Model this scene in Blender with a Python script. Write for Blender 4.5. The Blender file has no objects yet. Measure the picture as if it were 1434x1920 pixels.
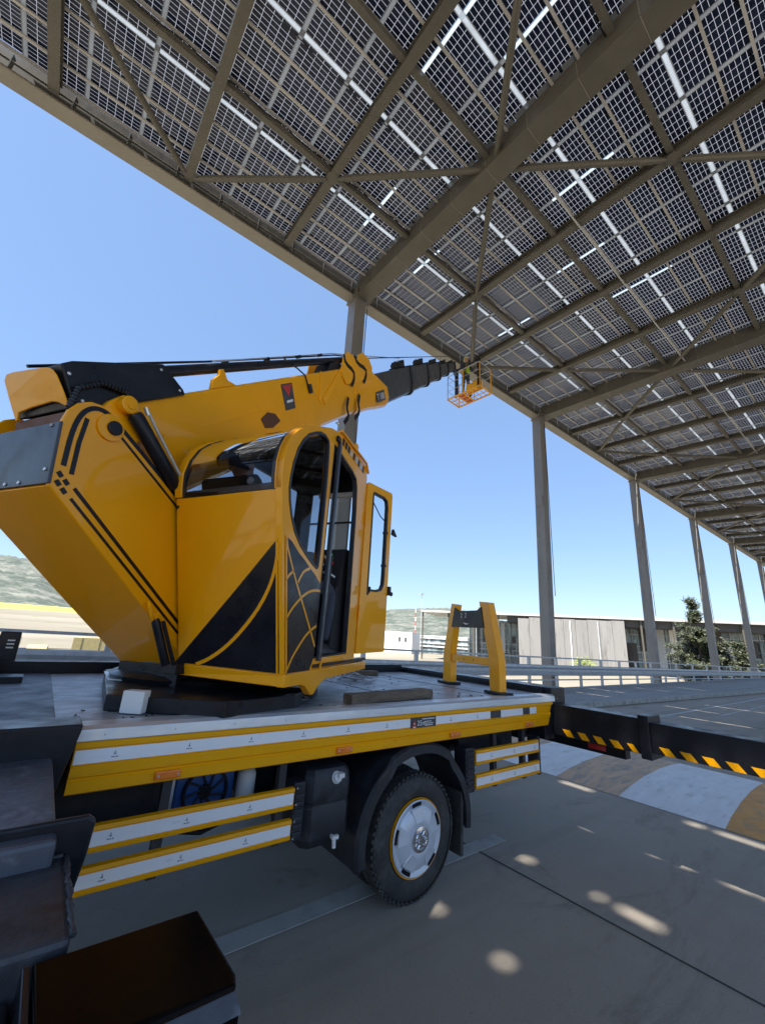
import bpy, bmesh, math, random
from mathutils import Vector, Matrix
from mathutils.geometry import tessellate_polygon
random.seed(7)
S = bpy.context.scene
COL = S.collection
R = math.radians
# ---------------------------------------------------------------- camera
CAM_H = 1.75
def cam_axes(yaw, pitch, roll):
    f = Vector((math.cos(yaw)*math.cos(pitch), math.sin(yaw)*math.cos(pitch), math.sin(pitch)))
    r = f.cross(Vector((0, 0, 1))).normalized(); u = r.cross(f)
    c, s = math.cos(roll), math.sin(roll)
    return c*r+s*u, -s*r+c*u, f
cr, cu, cf = cam_axes(0.911981368, 0.294473579, 0.0608459332)
cam_d = bpy.data.cameras.new('camera'); cam = bpy.data.objects.new('camera', cam_d); COL.objects.link(cam)
cam.matrix_world = Matrix(((cr.x, cu.x, -cf.x, 0), (cr.y, cu.y, -cf.y, 0), (cr.z, cu.z, -cf.z, CAM_H), (0, 0, 0, 1)))
cam_d.sensor_fit = 'HORIZONTAL'; cam_d.sensor_width = 36.0; cam_d.lens = 36.0*767.3/1434.0
cam_d.clip_start = 0.05; cam_d.clip_end = 8000
S.camera = cam
# ---------------------------------------------------------------- world, sun, exposure
SUN_XY = (-0.507, -0.06)                     # horizontal offset towards the sun per metre of height
sun_v = Vector((SUN_XY[0], SUN_XY[1], 1)).normalized()
sun_el = math.asin(sun_v.z); sun_az = math.atan2(sun_v.x, sun_v.y)
w = bpy.data.worlds.new('World'); S.world = w; w.use_nodes = True
nt = w.node_tree; nt.nodes.clear()
sky = nt.nodes.new('ShaderNodeTexSky'); sky.sky_type = 'NISHITA'; sky.sun_disc = False
sky.sun_elevation = sun_el; sky.sun_rotation = sun_az; sky.air_density = 1.0; sky.dust_density = 0.5; sky.ozone_density = 2.2
bg = nt.nodes.new('ShaderNodeBackground'); bg.inputs[1].default_value = 0.065
out = nt.nodes.new('ShaderNodeOutputWorld'); smx = nt.nodes.new('ShaderNodeMix'); smx.data_type = 'RGBA'; smx.inputs[0].default_value = 0.42; smx.inputs[7].default_value = (1.95, 3.2, 5.7, 1)
nt.links.new(sky.outputs[0], smx.inputs[6]); nt.links.new(smx.outputs[2], bg.inputs[0]); nt.links.new(bg.outputs[0], out.inputs[0])
ld = bpy.data.lights.new('sun', 'SUN'); ld.energy = 5.0; ld.angle = R(0.53); ld.color = (1, 0.95, 0.87)
sun = bpy.data.objects.new('sun', ld); COL.objects.link(sun); sun.rotation_euler = sun_v.to_track_quat('Z', 'Y').to_euler(); sun.location = sun_v*60
vs = S.view_settings; vs.view_transform = 'Standard'; vs.look = 'None'; vs.gamma = 1; vs.exposure = 1.72; vs.use_curve_mapping = False
S.cycles.max_bounces = 8; S.cycles.transparent_max_bounces = 12; S.cycles.caustics_reflective = False; S.cycles.caustics_refractive = False
S.cycles.sample_clamp_indirect = 6

# ---------------------------------------------------------------- materials
def newmat(name):
    m = bpy.data.materials.new(name); m.use_nodes = True
    return m, m.node_tree.nodes, m.node_tree.links, m.node_tree.nodes['Principled BSDF']
def nz(N, L, scale, detail=4, rough=0.6, coord='Object', stretch=None, dist=0.0):
    tc = N.new('ShaderNodeTexCoord'); n = N.new('ShaderNodeTexNoise')
    n.inputs['Scale'].default_value = scale; n.inputs['Detail'].default_value = detail; n.inputs['Roughness'].default_value = rough
    n.inputs['Distortion'].default_value = dist
    if stretch:
        mp = N.new('ShaderNodeMapping'); mp.inputs['Scale'].default_value = stretch
        L.new(tc.outputs[coord], mp.inputs[0]); L.new(mp.outputs[0], n.inputs[0])
    else: L.new(tc.outputs[coord], n.inputs[0])
    return n.outputs[0]
def ramp(N, L, src, p0, p1, c0, c1):
    r = N.new('ShaderNodeValToRGB'); e = r.color_ramp.elements
    e[0].position = p0; e[1].position = p1; e[0].color = (*c0, 1); e[1].color = (*c1, 1)
    L.new(src, r.inputs[0]); return r.outputs[0]
def mixc(N, L, fac, a, b, mode='MIX'):
    m = N.new('ShaderNodeMix'); m.data_type = 'RGBA'; m.blend_type = mode
    if isinstance(fac, (int, float)): m.inputs[0].default_value = fac
    else: L.new(fac, m.inputs[0])
    for i, v in ((6, a), (7, b)):
        if isinstance(v, tuple): m.inputs[i].default_value = (*v, 1)
        else: L.new(v, m.inputs[i])
    return m.outputs[2]
def g3(v): return (v, v, v)
def mat(name, col, rough=0.5, metal=0.0, var=0.12, scale=3.0, coat=0.0, bump=0.0, bscale=60, rvar=0.12, dirt=None, dirt_amt=(0.55, 0.75), dscale=2.0, stretch=None, spec=0.5):
    m, N, L, P = newmat(name); P.inputs['Specular IOR Level'].default_value = spec
    a = tuple(max(0, c*(1-var)) for c in col); b = tuple(min(1, c*(1+var)) for c in col)
    c = ramp(N, L, nz(N, L, scale, 5, stretch=stretch), 0.3, 0.7, a, b)
    if dirt:
        f = ramp(N, L, nz(N, L, dscale, 8, 0.7, stretch=stretch, dist=0.4), dirt_amt[0], dirt_amt[1], (0, 0, 0), (1, 1, 1))
        c = mixc(N, L, f, c, dirt)
    L.new(c, P.inputs['Base Color'])
    rr = ramp(N, L, nz(N, L, scale*2.3, 6), 0.3, 0.7, g3(max(0.02, rough-rvar)), g3(min(1, rough+rvar)))
    L.new(rr, P.inputs['Roughness'])
    P.inputs['Metallic'].default_value = metal
    P.inputs['Coat Weight'].default_value = coat; P.inputs['Coat Roughness'].default_value = 0.06
    if bump:
        bp = N.new('ShaderNodeBump'); bp.inputs['Strength'].default_value = bump; bp.inputs['Distance'].default_value = 0.01
        L.new(nz(N, L, bscale, 6), bp.inputs['Height']); L.new(bp.outputs[0], P.inputs['Normal'])
    return m
M = {}
M['yellow'] = mat('yellow_paint', (0.90, 0.375, 0.0), 0.42, var=0.06, coat=0.4, spec=0.22, bump=0.03, bscale=5, scale=1.3, rvar=0.06, dirt=(0.72, 0.29, 0.005), dirt_amt=(0.6, 0.8), dscale=3)
M['yellow2'] = mat('yellow_board_paint', (0.88, 0.38, 0.0), 0.40, var=0.06, coat=0.03, spec=0.25, scale=2, dirt=(0.5, 0.24, 0.03), dirt_amt=(0.58, 0.8), dscale=6, stretch=(0.4, 1, 3))
M['black'] = mat('black_paint', (0.009, 0.010, 0.014), 0.36, var=0.3, dirt=(0.03, 0.032, 0.038), dirt_amt=(0.55, 0.8), dscale=4, spec=0.3)
M['gloss'] = mat('glossy_black_paint', (0.004, 0.0035, 0.0035), 0.18, var=0.3, spec=0.06, rvar=0.05, dirt=(0.016, 0.012, 0.010), dirt_amt=(0.6, 0.85), dscale=5, bump=0.06, bscale=30)
M['decal'] = mat('black_decal', (0.007, 0.007, 0.011), 0.32, var=0.2, spec=0.28)
M['slate'] = mat('slate_plate_paint', (0.035, 0.045, 0.06), 0.35, var=0.12, dirt=(0.07, 0.08, 0.09), dirt_amt=(0.5, 0.8))
M['worn'] = mat('worn_black_steel', (0.022, 0.024, 0.030), 0.5, var=0.4, scale=3, dirt=(0.085, 0.09, 0.105), dirt_amt=(0.42, 0.75), dscale=6, bump=0.25, bscale=40)
M['dusty'] = mat('dusty_scratched_steel', (0.075, 0.085, 0.105), 0.45, var=0.3, scale=4, dirt=(0.19, 0.21, 0.24), dirt_amt=(0.5, 0.7), dscale=9, bump=0.2, bscale=50, spec=0.4)
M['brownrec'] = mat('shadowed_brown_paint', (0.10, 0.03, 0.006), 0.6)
M['boomgrey'] = mat('dark_grey_boom_paint', (0.045, 0.045, 0.045), 0.42, var=0.15, dirt=(0.08, 0.08, 0.08), dirt_amt=(0.5, 0.8))
M['bed'] = mat('dusty_steel_deck', (0.26, 0.265, 0.28), 0.45, var=0.25, scale=2, metal=0.2, dirt=(0.50, 0.53, 0.57), dirt_amt=(0.5, 0.68), dscale=5, bump=0.25, bscale=14, stretch=(1, 2.0, 1))
M['alu'] = mat('brushed_aluminium', (0.62, 0.66, 0.7), 0.42, metal=0.55, var=0.12, scale=6, dirt=(0.3, 0.3, 0.3), dirt_amt=(0.6, 0.85), dscale=9, stretch=(0.3, 1, 2))
M['tape'] = mat('white_reflective_tape', (0.84, 0.84, 0.84), 0.35, var=0.05, dirt=(0.5, 0.5, 0.52), dirt_amt=(0.62, 0.85), dscale=12, stretch=(0.5, 1, 3))
M['tapemark'] = mat('tape_print', (0.25, 0.26, 0.3), 0.5)
M['orange'] = mat('orange_lens', (0.85, 0.20, 0.015), 0.25, coat=0.6, var=0.15, scale=40)
M['red'] = mat('red_lens', (0.5, 0.02, 0.02), 0.3, coat=0.5)
M['rubber'] = mat('tyre_rubber', (0.035, 0.034, 0.034), 0.7, var=0.25, scale=9, dirt=(0.10, 0.095, 0.085), dirt_amt=(0.5, 0.75), dscale=7, bump=0.3, bscale=90)
M['plastic'] = mat('black_plastic', (0.016, 0.018, 0.024), 0.5, var=0.2, dirt=(0.06, 0.065, 0.075), dirt_amt=(0.52, 0.8), dscale=6, bump=0.2, bscale=120)
M['cap'] = mat('silver_hubcap', (0.62, 0.66, 0.72), 0.38, metal=0.25, var=0.06, dirt=(0.4, 0.4, 0.4), dirt_amt=(0.6, 0.85), dscale=12)
M['chrome'] = mat('chrome', (0.75, 0.76, 0.78), 0.15, metal=1.0, var=0.05)
M['bolt'] = mat('zinc_bolt', (0.6, 0.6, 0.6), 0.35, metal=0.8)
M['white'] = mat('white_plastic', (0.7, 0.7, 0.68), 0.5, var=0.05, dirt=(0.4, 0.4, 0.38), dirt_amt=(0.6, 0.85), dscale=8)
M['blue'] = mat('blue_paint', (0.02, 0.09, 0.3), 0.4, dirt=(0.04, 0.06, 0.1), dirt_amt=(0.5, 0.8))
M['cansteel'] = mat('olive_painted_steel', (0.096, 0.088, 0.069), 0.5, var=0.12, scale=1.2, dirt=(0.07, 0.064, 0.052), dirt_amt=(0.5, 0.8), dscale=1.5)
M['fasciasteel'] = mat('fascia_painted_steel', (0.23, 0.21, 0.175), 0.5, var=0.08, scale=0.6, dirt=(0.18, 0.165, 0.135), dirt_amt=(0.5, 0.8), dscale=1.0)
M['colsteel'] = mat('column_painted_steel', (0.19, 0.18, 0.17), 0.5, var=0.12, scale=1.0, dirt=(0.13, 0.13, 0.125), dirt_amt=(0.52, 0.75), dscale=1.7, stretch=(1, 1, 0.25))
M['railgrey'] = mat('rail_grey_aluminium', (0.45, 0.44, 0.42), 0.5, metal=0.1, var=0.08)
M['galv'] = mat('galvanised_steel', (0.46, 0.48, 0.50), 0.45, metal=0.3, var=0.12, scale=5, dirt=(0.3, 0.32, 0.34), dirt_amt=(0.5, 0.8), dscale=6)
M['glassdark'] = None
M['wood'] = mat('weathered_timber', (0.16, 0.12, 0.085), 0.8, var=0.35, scale=7, dirt=(0.08, 0.065, 0.05), dirt_amt=(0.5, 0.7), dscale=9, bump=0.8, bscale=40, stretch=(0.3, 3, 3))
M['seat'] = mat('black_seat_fabric', (0.015, 0.015, 0.017), 0.8)
M['cloth'] = mat('dark_trouser_cloth', (0.04, 0.048, 0.07), 0.85, var=0.3, scale=8, bump=0.3, bscale=40)
M['shirt'] = mat('dark_shirt_cloth', (0.02, 0.022, 0.035), 0.85, var=0.4, scale=18, dirt=(0.09, 0.10, 0.05), dirt_amt=(0.62, 0.7), dscale=22)
M['skin'] = mat('skin', (0.36, 0.19, 0.12), 0.55, var=0.08)
M['hair'] = mat('dark_hair', (0.012, 0.01, 0.009), 0.6)
M['shoe'] = mat('black_leather_shoe', (0.02, 0.021, 0.024), 0.45)
M['hivis'] = mat('hi_vis_cloth', (0.45, 0.62, 0.03), 0.7)
M['basketorange'] = mat('orange_basket_paint', (0.85, 0.40, 0.01), 0.4)
M['sticker_red'] = mat('sticker_red', (0.5, 0.04, 0.03), 0.4)
M['sticker_white'] = mat('sticker_white', (0.7, 0.7, 0.7), 0.4)
M['stickergrey'] = mat('sticker_grey', (0.06, 0.06, 0.065), 0.4)
M['glass_led'] = mat('green_indicator', (0.1, 0.8, 0.3), 0.4)
def glassmat(name, tint, gloss=0.12, rough=0.02):
    m = bpy.data.materials.new(name); m.use_nodes = True; N = m.node_tree.nodes; L = m.node_tree.links; N.clear()
    t = N.new('ShaderNodeBsdfTransparent'); t.inputs[0].default_value = (*tint, 1)
    g = N.new('ShaderNodeBsdfGlossy'); g.inputs['Roughness'].default_value = rough; g.inputs[0].default_value = (0.9, 0.95, 1, 1)
    lw = N.new('ShaderNodeLayerWeight'); lw.inputs[0].default_value = gloss
    mx = N.new('ShaderNodeMixShader'); o = N.new('ShaderNodeOutputMaterial')
    L.new(lw.outputs[0], mx.inputs[0]); L.new(t.outputs[0], mx.inputs[1]); L.new(g.outputs[0], mx.inputs[2]); L.new(mx.outputs[0], o.inputs[0])
    return m
M['glass'] = glassmat('clear_glass', (0.84, 0.9, 0.9), 0.06)
M['glassdark'] = glassmat('tinted_glass', (0.36, 0.37, 0.41), 0.14)
M['bglass'] = mat('building_glass', (0.10, 0.13, 0.135), 0.12, var=0.6, scale=0.35, metal=0.0, dirt=(0.34, 0.42, 0.43), dirt_amt=(0.45, 0.6), dscale=0.45, stretch=(1, 1, 0.3))
# translucent light strips between the modules
def stripmat(name, col, tr):
    m = bpy.data.materials.new(name); m.use_nodes = True; N = m.node_tree.nodes; L = m.node_tree.links; N.clear()
    a = N.new('ShaderNodeBsdfTranslucent'); b = N.new('ShaderNodeBsdfDiffuse'); mx = N.new('ShaderNodeMixShader'); o = N.new('ShaderNodeOutputMaterial')
    c = ramp(N, L, nz(N, L, 2.5, 5), 0.3, 0.7, tuple(v*0.85 for v in col), col)
    L.new(c, a.inputs[0]); L.new(c, b.inputs[0]); mx.inputs[0].default_value = tr
    L.new(b.outputs[0], mx.inputs[1]); L.new(a.outputs[0], mx.inputs[2]); L.new(mx.outputs[0], o.inputs[0]); return m
M['strip'] = stripmat('translucent_strip', (0.52, 0.55, 0.58), 0.7)
M['gapstrip'] = stripmat('gap_seal_strip', (0.38, 0.40, 0.42), 0.5)
m = bpy.data.materials.new('added_slot_glass'); m.use_nodes = True; N = m.node_tree.nodes; L = m.node_tree.links; N.clear()
a = N.new('ShaderNodeBsdfTransparent'); b = N.new('ShaderNodeBsdfTranslucent'); b.inputs[0].default_value = (.45, .5, .5, 1); mx = N.new('ShaderNodeMixShader'); mx.inputs[0].default_value = .22; o = N.new('ShaderNodeOutputMaterial')
L.new(a.outputs[0], mx.inputs[1]); L.new(b.outputs[0], mx.inputs[2]); L.new(mx.outputs[0], o.inputs[0]); M['slotglass'] = m  # whitish glass added so open joints look bright yet pass the sun
# bifacial glass module, cells laid out in uv metres
def pvmat():
    m = bpy.data.materials.new('bifacial_solar_cells'); m.use_nodes = True; N = m.node_tree.nodes; L = m.node_tree.links; P = N['Principled BSDF']
    uv = N.new('ShaderNodeUVMap'); uv.uv_map = 'cells'; sp = N.new('ShaderNodeSeparateXYZ'); L.new(uv.outputs[0], sp.inputs[0])
    def edge(sock, pitch, gap):
        d = N.new('ShaderNodeMath'); d.operation = 'DIVIDE'; L.new(sock, d.inputs[0]); d.inputs[1].default_value = pitch
        f = N.new('ShaderNodeMath'); f.operation = 'FRACT'; L.new(d.outputs[0], f.inputs[0])
        s = N.new('ShaderNodeMath'); s.operation = 'SUBTRACT'; L.new(f.outputs[0], s.inputs[0]); s.inputs[1].default_value = 0.5
        a = N.new('ShaderNodeMath'); a.operation = 'ABSOLUTE'; L.new(s.outputs[0], a.inputs[0])
        g = N.new('ShaderNodeMath'); g.operation = 'GREATER_THAN'; L.new(a.outputs[0], g.inputs[0]); g.inputs[1].default_value = 0.5-gap/pitch/2
        return g.outputs[0]
    ex = edge(sp.outputs[0], 0.19, 0.0085); ey = edge(sp.outputs[1], 0.0930, 0.007)
    mx = N.new('ShaderNodeMath'); mx.operation = 'MAXIMUM'; L.new(ex, mx.inputs[0]); L.new(ey, mx.inputs[1])
    tc = N.new('ShaderNodeTexCoord'); vo = N.new('ShaderNodeTexVoronoi'); vo.inputs['Scale'].default_value = 7; L.new(tc.outputs['Object'], vo.inputs[0])
    cell = ramp(N, L, vo.outputs['Color'], 0.0, 1.0, (0.008, 0.013, 0.034), (0.022, 0.033, 0.062))
    L.new(cell, P.inputs['Base Color']); P.inputs['Roughness'].default_value = 0.14; P.inputs['Specular IOR Level'].default_value = 0.22
    tl = N.new('ShaderNodeBsdfTranslucent'); tl.inputs[0].default_value = (0.17, 0.175, 0.20, 1)
    df = N.new('ShaderNodeBsdfDiffuse'); df.inputs[0].default_value = (0.15, 0.16, 0.19, 1)
    m2 = N.new('ShaderNodeMixShader'); m2.inputs[0].default_value = 0.7; L.new(df.outputs[0], m2.inputs[1]); L.new(tl.outputs[0], m2.inputs[2])
    ms = N.new('ShaderNodeMixShader'); L.new(mx.outputs[0], ms.inputs[0]); L.new(P.outputs[0], ms.inputs[1]); L.new(m2.outputs[0], ms.inputs[2])
    L.new(ms.outputs[0], N['Material Output'].inputs[0]); return m
M['pv'] = pvmat()

# ---------------------------------------------------------------- mesh builder
class MB:
    def __init__(s): s.v = []; s.f = []; s.m = []; s.mats = []; s.uv = {}
    def mi(s, m):
        if m not in s.mats: s.mats.append(m)
        return s.mats.index(m)
    def add(s, vs_, fs, m):
        o = len(s.v); s.v += [tuple(v) for v in vs_]; i = s.mi(m)
        for f in fs: s.f.append([o+k for k in f]); s.m.append(i)
        return s
    def box(s, c, d, m, ax=None):
        ax = ax or (Vector((1, 0, 0)), Vector((0, 1, 0)), Vector((0, 0, 1))); c = Vector(c)
        vs_ = [c+ax[0]*(d[0]/2*i)+ax[1]*(d[1]/2*j)+ax[2]*(d[2]/2*k) for i in (-1, 1) for j in (-1, 1) for k in (-1, 1)]
        return s.add(vs_, [(0, 1, 3, 2), (4, 6, 7, 5), (0, 4, 5, 1), (2, 3, 7, 6), (0, 2, 6, 4), (1, 5, 7, 3)], m)
    def bb(s, a, b, m):
        return s.box([(a[i]+b[i])/2 for i in range(3)], [abs(b[i]-a[i]) for i in range(3)], m)
    def prism(s, poly, off, m, m2=None):
        n = len(poly); off = Vector(off); a = [Vector(p) for p in poly]; b = [p+off for p in a]
        s.add(a+b, [tuple(range(n)), tuple(range(2*n-1, n-1, -1))], m)
        s.add(a+b, [(i, (i+1) % n, n+(i+1) % n, n+i) for i in range(n)], m2 or m)
        return s
    def plate(s, outer, holes, fn, off, m, m2=None):
        loops = [outer]+holes
        tri = tessellate_polygon([[Vector((p[0], p[1], 0)) for p in l] for l in loops])
        pts = [p for l in loops for p in l]; off = Vector(off)
        a = [Vector(fn(*p)) for p in pts]; b = [p+off for p in a]; n = len(pts)
        s.add(a+b, [tuple(t) for t in tri]+[tuple(n+i for i in reversed(t)) for t in tri], m)
        k = 0
        for l in loops:
            q = len(l); s.add(a+b, [(k+i, k+(i+1) % q, n+k+(i+1) % q, n+k+i) for i in range(q)], m2 or m); k += q
        return s
    def tube(s, pts, r, m, n=10, caps=True):
        pts = [Vector(p) for p in pts]; rings = []; rr = r if isinstance(r, (list, tuple)) else [r]*len(pts); up = None
        for i, p in enumerate(pts):
            t = (pts[min(i+1, len(pts)-1)]-pts[max(i-1, 0)]).normalized()
            if up is None:
                up = Vector((0, 0, 1)) if abs(t.z) < 0.9 else Vector((1, 0, 0))
            x = t.cross(up).normalized(); y = x.cross(t).normalized(); up = y
            rings.append([p+x*(rr[i]*math.cos(2*math.pi*k/n))+y*(rr[i]*math.sin(2*math.pi*k/n)) for k in range(n)])
        vs_ = [v for g in rings for v in g]; fs = []
        for i in range(len(rings)-1):
            for k in range(n): fs.append((i*n+k, i*n+(k+1) % n, (i+1)*n+(k+1) % n, (i+1)*n+k))
        if caps: fs += [tuple(range(n-1, -1, -1)), tuple((len(rings)-1)*n+k for k in range(n))]
        return s.add(vs_, fs, m)
    def loft(s, rings, m, caps=True):
        n = len(rings[0]); vs_ = [v for g in rings for v in g]; fs = []
        for i in range(len(rings)-1):
            for k in range(n): fs.append((i*n+k, i*n+(k+1) % n, (i+1)*n+(k+1) % n, (i+1)*n+k))
        if caps: fs += [tuple(range(n-1, -1, -1)), tuple((len(rings)-1)*n+k for k in range(n))]
        return s.add(vs_, fs, m)
    def lathe(s, c, axis, prof, m, n=40, closed=True):
        axis = Vector(axis).normalized(); u = axis.orthogonal().normalized(); w_ = axis.cross(u); c = Vector(c); vs_ = []; fs = []; q = len(prof)
        for k in range(n):
            a = 2*math.pi*k/n; d = u*math.cos(a)+w_*math.sin(a)
            for (x, r) in prof: vs_.append(c+axis*x+d*r)
        for k in range(n):
            for i in range(q-1): fs.append((k*q+i, k*q+i+1, ((k+1) % n)*q+i+1, ((k+1) % n)*q+i))
        return s.add(vs_, fs, m)
    def build(s, name, parent=None, smooth=False, bevel=0, bseg=2, recalc=True, uv=None, angle=35):
        me = bpy.data.meshes.new(name); c = Vector((0, 0, 0))
        for v in s.v: c += Vector(v)
        c /= max(1, len(s.v))
        me.from_pydata([Vector(v)-c for v in s.v], [], s.f)
        for m in s.mats: me.materials.append(m)
        me.polygons.foreach_set('material_index', s.m)
        bm = bmesh.new(); bm.from_mesh(me)
        bmesh.ops.remove_doubles(bm, verts=bm.verts, dist=1e-5)
        if recalc: bmesh.ops.recalc_face_normals(bm, faces=bm.faces)
        if smooth:
            for f in bm.faces: f.smooth = True
            for e in bm.edges:
                if len(e.link_faces) == 2 and e.calc_face_angle(0) > R(angle): e.smooth = False
        bm.to_mesh(me); bm.free()
        o = bpy.data.objects.new(name, me); COL.objects.link(o); o.location = c
        if parent is not None:
            o.parent = parent
            o.location = c-world_loc(parent)
        if bevel:
            b = o.modifiers.new('bevel', 'BEVEL'); b.width = bevel; b.segments = bseg; b.limit_method = 'ANGLE'; b.angle_limit = R(40); b.use_clamp_overlap = True
        return o
def world_loc(o):
    l = Vector(o.location); p = o.parent
    while p is not None: l += Vector(p.location); p = p.parent
    return l
def tag(o, label=None, cat=None, group=None, kind=None):
    if label: o['label'] = label
    if cat: o['category'] = cat
    if group: o['group'] = group
    if kind: o['kind'] = kind
    return o
def thing(name, loc, label, cat, group=None):
    o = bpy.data.objects.new(name, None); COL.objects.link(o); o.location = loc; o.empty_display_size = 0.2
    return tag(o, label, cat, group)
def text_mesh(txt, size, origin, xdir, ydir, name, parent, m, thick=0.001, align='LEFT'):
    cu_ = bpy.data.curves.new(name, 'FONT'); cu_.body = txt; cu_.size = size; cu_.extrude = thick; cu_.align_x = align; cu_.resolution_u = 2
    tmp = bpy.data.objects.new(name, cu_); COL.objects.link(tmp)
    bpy.context.view_layer.update()
    me = bpy.data.meshes.new_from_object(tmp.evaluated_get(bpy.context.evaluated_depsgraph_get()))
    bpy.data.objects.remove(tmp); me.materials.clear(); me.materials.append(m)
    x = Vector(xdir).normalized(); y = Vector(ydir).normalized(); z = x.cross(y)
    for v in me.vertices:
        p = v.co.copy(); v.co = x*p.x+y*p.y+z*p.z
    o = bpy.data.objects.new(name, me); COL.objects.link(o)
    o.parent = parent; o.location = Vector(origin)-world_loc(parent)
    return o

# ================================================================ SETTING
def roadmat(name, base, dark, light, seed=0.0):
    m, N, L, P = newmat(name)
    c = ramp(N, L, nz(N, L, 0.35, 8, 0.62), 0.3, 0.72, dark, light)
    c = mixc(N, L, 0.55, c, ramp(N, L, nz(N, L, 2.2, 8, 0.7, dist=0.6), 0.3, 0.75, base, light))
    st = ramp(N, L, nz(N, L, 1.1, 9, 0.75, dist=1.2, stretch=(0.5, 1.4, 1)), 0.55, 0.78, (0, 0, 0), (1, 1, 1))
    c = mixc(N, L, st, c, tuple(v*0.6 for v in dark))
    tm = ramp(N, L, nz(N, L, 1.0, 6, 0.6, stretch=(0.05, 1.6, 1)), 0.5, 0.72, g3(1.0), g3(0.74)); c = mixc(N, L, 1.0, c, tm, 'MULTIPLY')
    tc = N.new('ShaderNodeTexCoord'); vo = N.new('ShaderNodeTexVoronoi'); vo.feature = 'DISTANCE_TO_EDGE'; vo.inputs['Scale'].default_value = 0.45; wp = N.new('ShaderNodeVectorMath'); wp.operation = 'ADD'
    wn = N.new('ShaderNodeTexNoise'); wn.inputs['Scale'].default_value = 1.6; wn.inputs['Detail'].default_value = 8; L.new(tc.outputs['Object'], wn.inputs[0]); L.new(tc.outputs['Object'], wp.inputs[0]); L.new(wn.outputs['Color'], wp.inputs[1]); L.new(wp.outputs[0], vo.inputs[0])
    ck_ = ramp(N, L, vo.outputs['Distance'], 0.0015, 0.006, g3(0.72), g3(1.0)); c = mixc(N, L, ramp(N, L, nz(N, L, 0.25, 3), 0.5, 0.6, (0, 0, 0), (1, 1, 1)), c, mixc(N, L, 1.0, c, ck_, 'MULTIPLY'))
    pb_ = ramp(N, L, nz(N, L, 45, 2, 0.9), 0.66, 0.72, g3(1.0), g3(0.7)); c = mixc(N, L, 1.0, c, pb_, 'MULTIPLY')
    sp = ramp(N, L, nz(N, L, 160, 3, 0.8), 0.28, 0.7, g3(0.74), g3(1.26))
    c = mixc(N, L, 1.0, c, sp, 'MULTIPLY')
    L.new(c, P.inputs['Base Color']); P.inputs['Roughness'].default_value = 0.75
    bp = N.new('ShaderNodeBump'); bp.inputs['Strength'].default_value = 0.35; bp.inputs['Distance'].default_value = 0.004
    L.new(nz(N, L, 220, 4), bp.inputs['Height']); L.new(bp.outputs[0], P.inputs['Normal']); return m
M['road'] = roadmat('worn_concrete_road', (0.31, 0.272, 0.222), (0.24, 0.212, 0.178), (0.38, 0.336, 0.28))
M['pave'] = roadmat('pavement_concrete', (0.27, 0.26, 0.25), (0.22, 0.215, 0.205), (0.33, 0.32, 0.3))
M['kerb'] = mat('kerb_concrete', (0.36, 0.35, 0.32), 0.8, var=0.2, scale=3, dirt=(0.2, 0.19, 0.17), dirt_amt=(0.5, 0.7), dscale=5, bump=0.4, bscale=50)
M['joint'] = mat('joint_filler', (0.05, 0.05, 0.05), 0.9)
M['drain'] = mat('smooth_concrete_strip', (0.40, 0.39, 0.36), 0.7, var=0.12, scale=3, dirt=(0.28, 0.27, 0.25), dirt_amt=(0.5, 0.7), dscale=4)
M['humpw'] = mat('worn_white_hump_paint', (0.76, 0.77, 0.77), 0.7, var=0.08, scale=3, dirt=(0.42, 0.42, 0.42), dirt_amt=(0.55, 0.75), dscale=5, bump=0.5, bscale=40, stretch=(0.6, 2.2, 1))
M['humpo'] = mat('worn_orange_hump_paint', (0.60, 0.42, 0.27), 0.75, var=0.15, scale=3, dirt=(0.36, 0.31, 0.26), dirt_amt=(0.48, 0.62), dscale=5, bump=0.5, bscale=40, stretch=(0.6, 2.2, 1))
M['humpo2'] = mat('orange_hump_paint', (0.68, 0.34, 0.10), 0.7, var=0.12, scale=3, dirt=(0.42, 0.28, 0.16), dirt_amt=(0.5, 0.66), dscale=5, bump=0.4, bscale=40)
M['line'] = mat('pale_stripe_grey', (0.5, 0.5, 0.5), 0.6, dirt=(0.25, 0.25, 0.25), dirt_amt=(0.45, 0.65), dscale=4)
def terrainmat():
    m, N, L, P = newmat('dry_soil')
    c = ramp(N, L, nz(N, L, 0.02, 8, 0.65, stretch=(0.35, 1, 1)), 0.35, 0.65, (0.125, 0.108, 0.08), (0.20, 0.18, 0.14))
    f = ramp(N, L, nz(N, L, 0.05, 8, 0.7), 0.55, 0.68, (0, 0, 0), (1, 1, 1))
    c = mixc(N, L, f, c, (0.11, 0.12, 0.055)); L.new(c, P.inputs['Base Color']); P.inputs['Roughness'].default_value = 0.95; return m
M['soil'] = terrainmat()
def hillmat(name, a, b, sc):
    m, N, L, P = newmat(name)
    c = ramp(N, L, nz(N, L, sc, 12, 0.78), 0.44, 0.62, a, b); L.new(c, P.inputs['Base Color']); P.inputs['Roughness'].default_value = 1
    return m
M['hill'] = hillmat('rocky_scrub_hillside', (0.036, 0.052, 0.040), (0.155, 0.155, 0.135), 0.03)
M['field'] = mat('yellow_flowering_field', (0.33, 0.34, 0.05), 0.9, var=0.2, scale=0.03)

def structure(o, kind='structure'): o['kind'] = kind; return o
structure(MB().add([(-2500, -2500, -4.2), (4200, -2500, -4.2), (4200, 4200, -4.2), (-2500, 4200, -4.2)], [(0, 1, 2, 3)], M['soil']).build('ground'))
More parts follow.
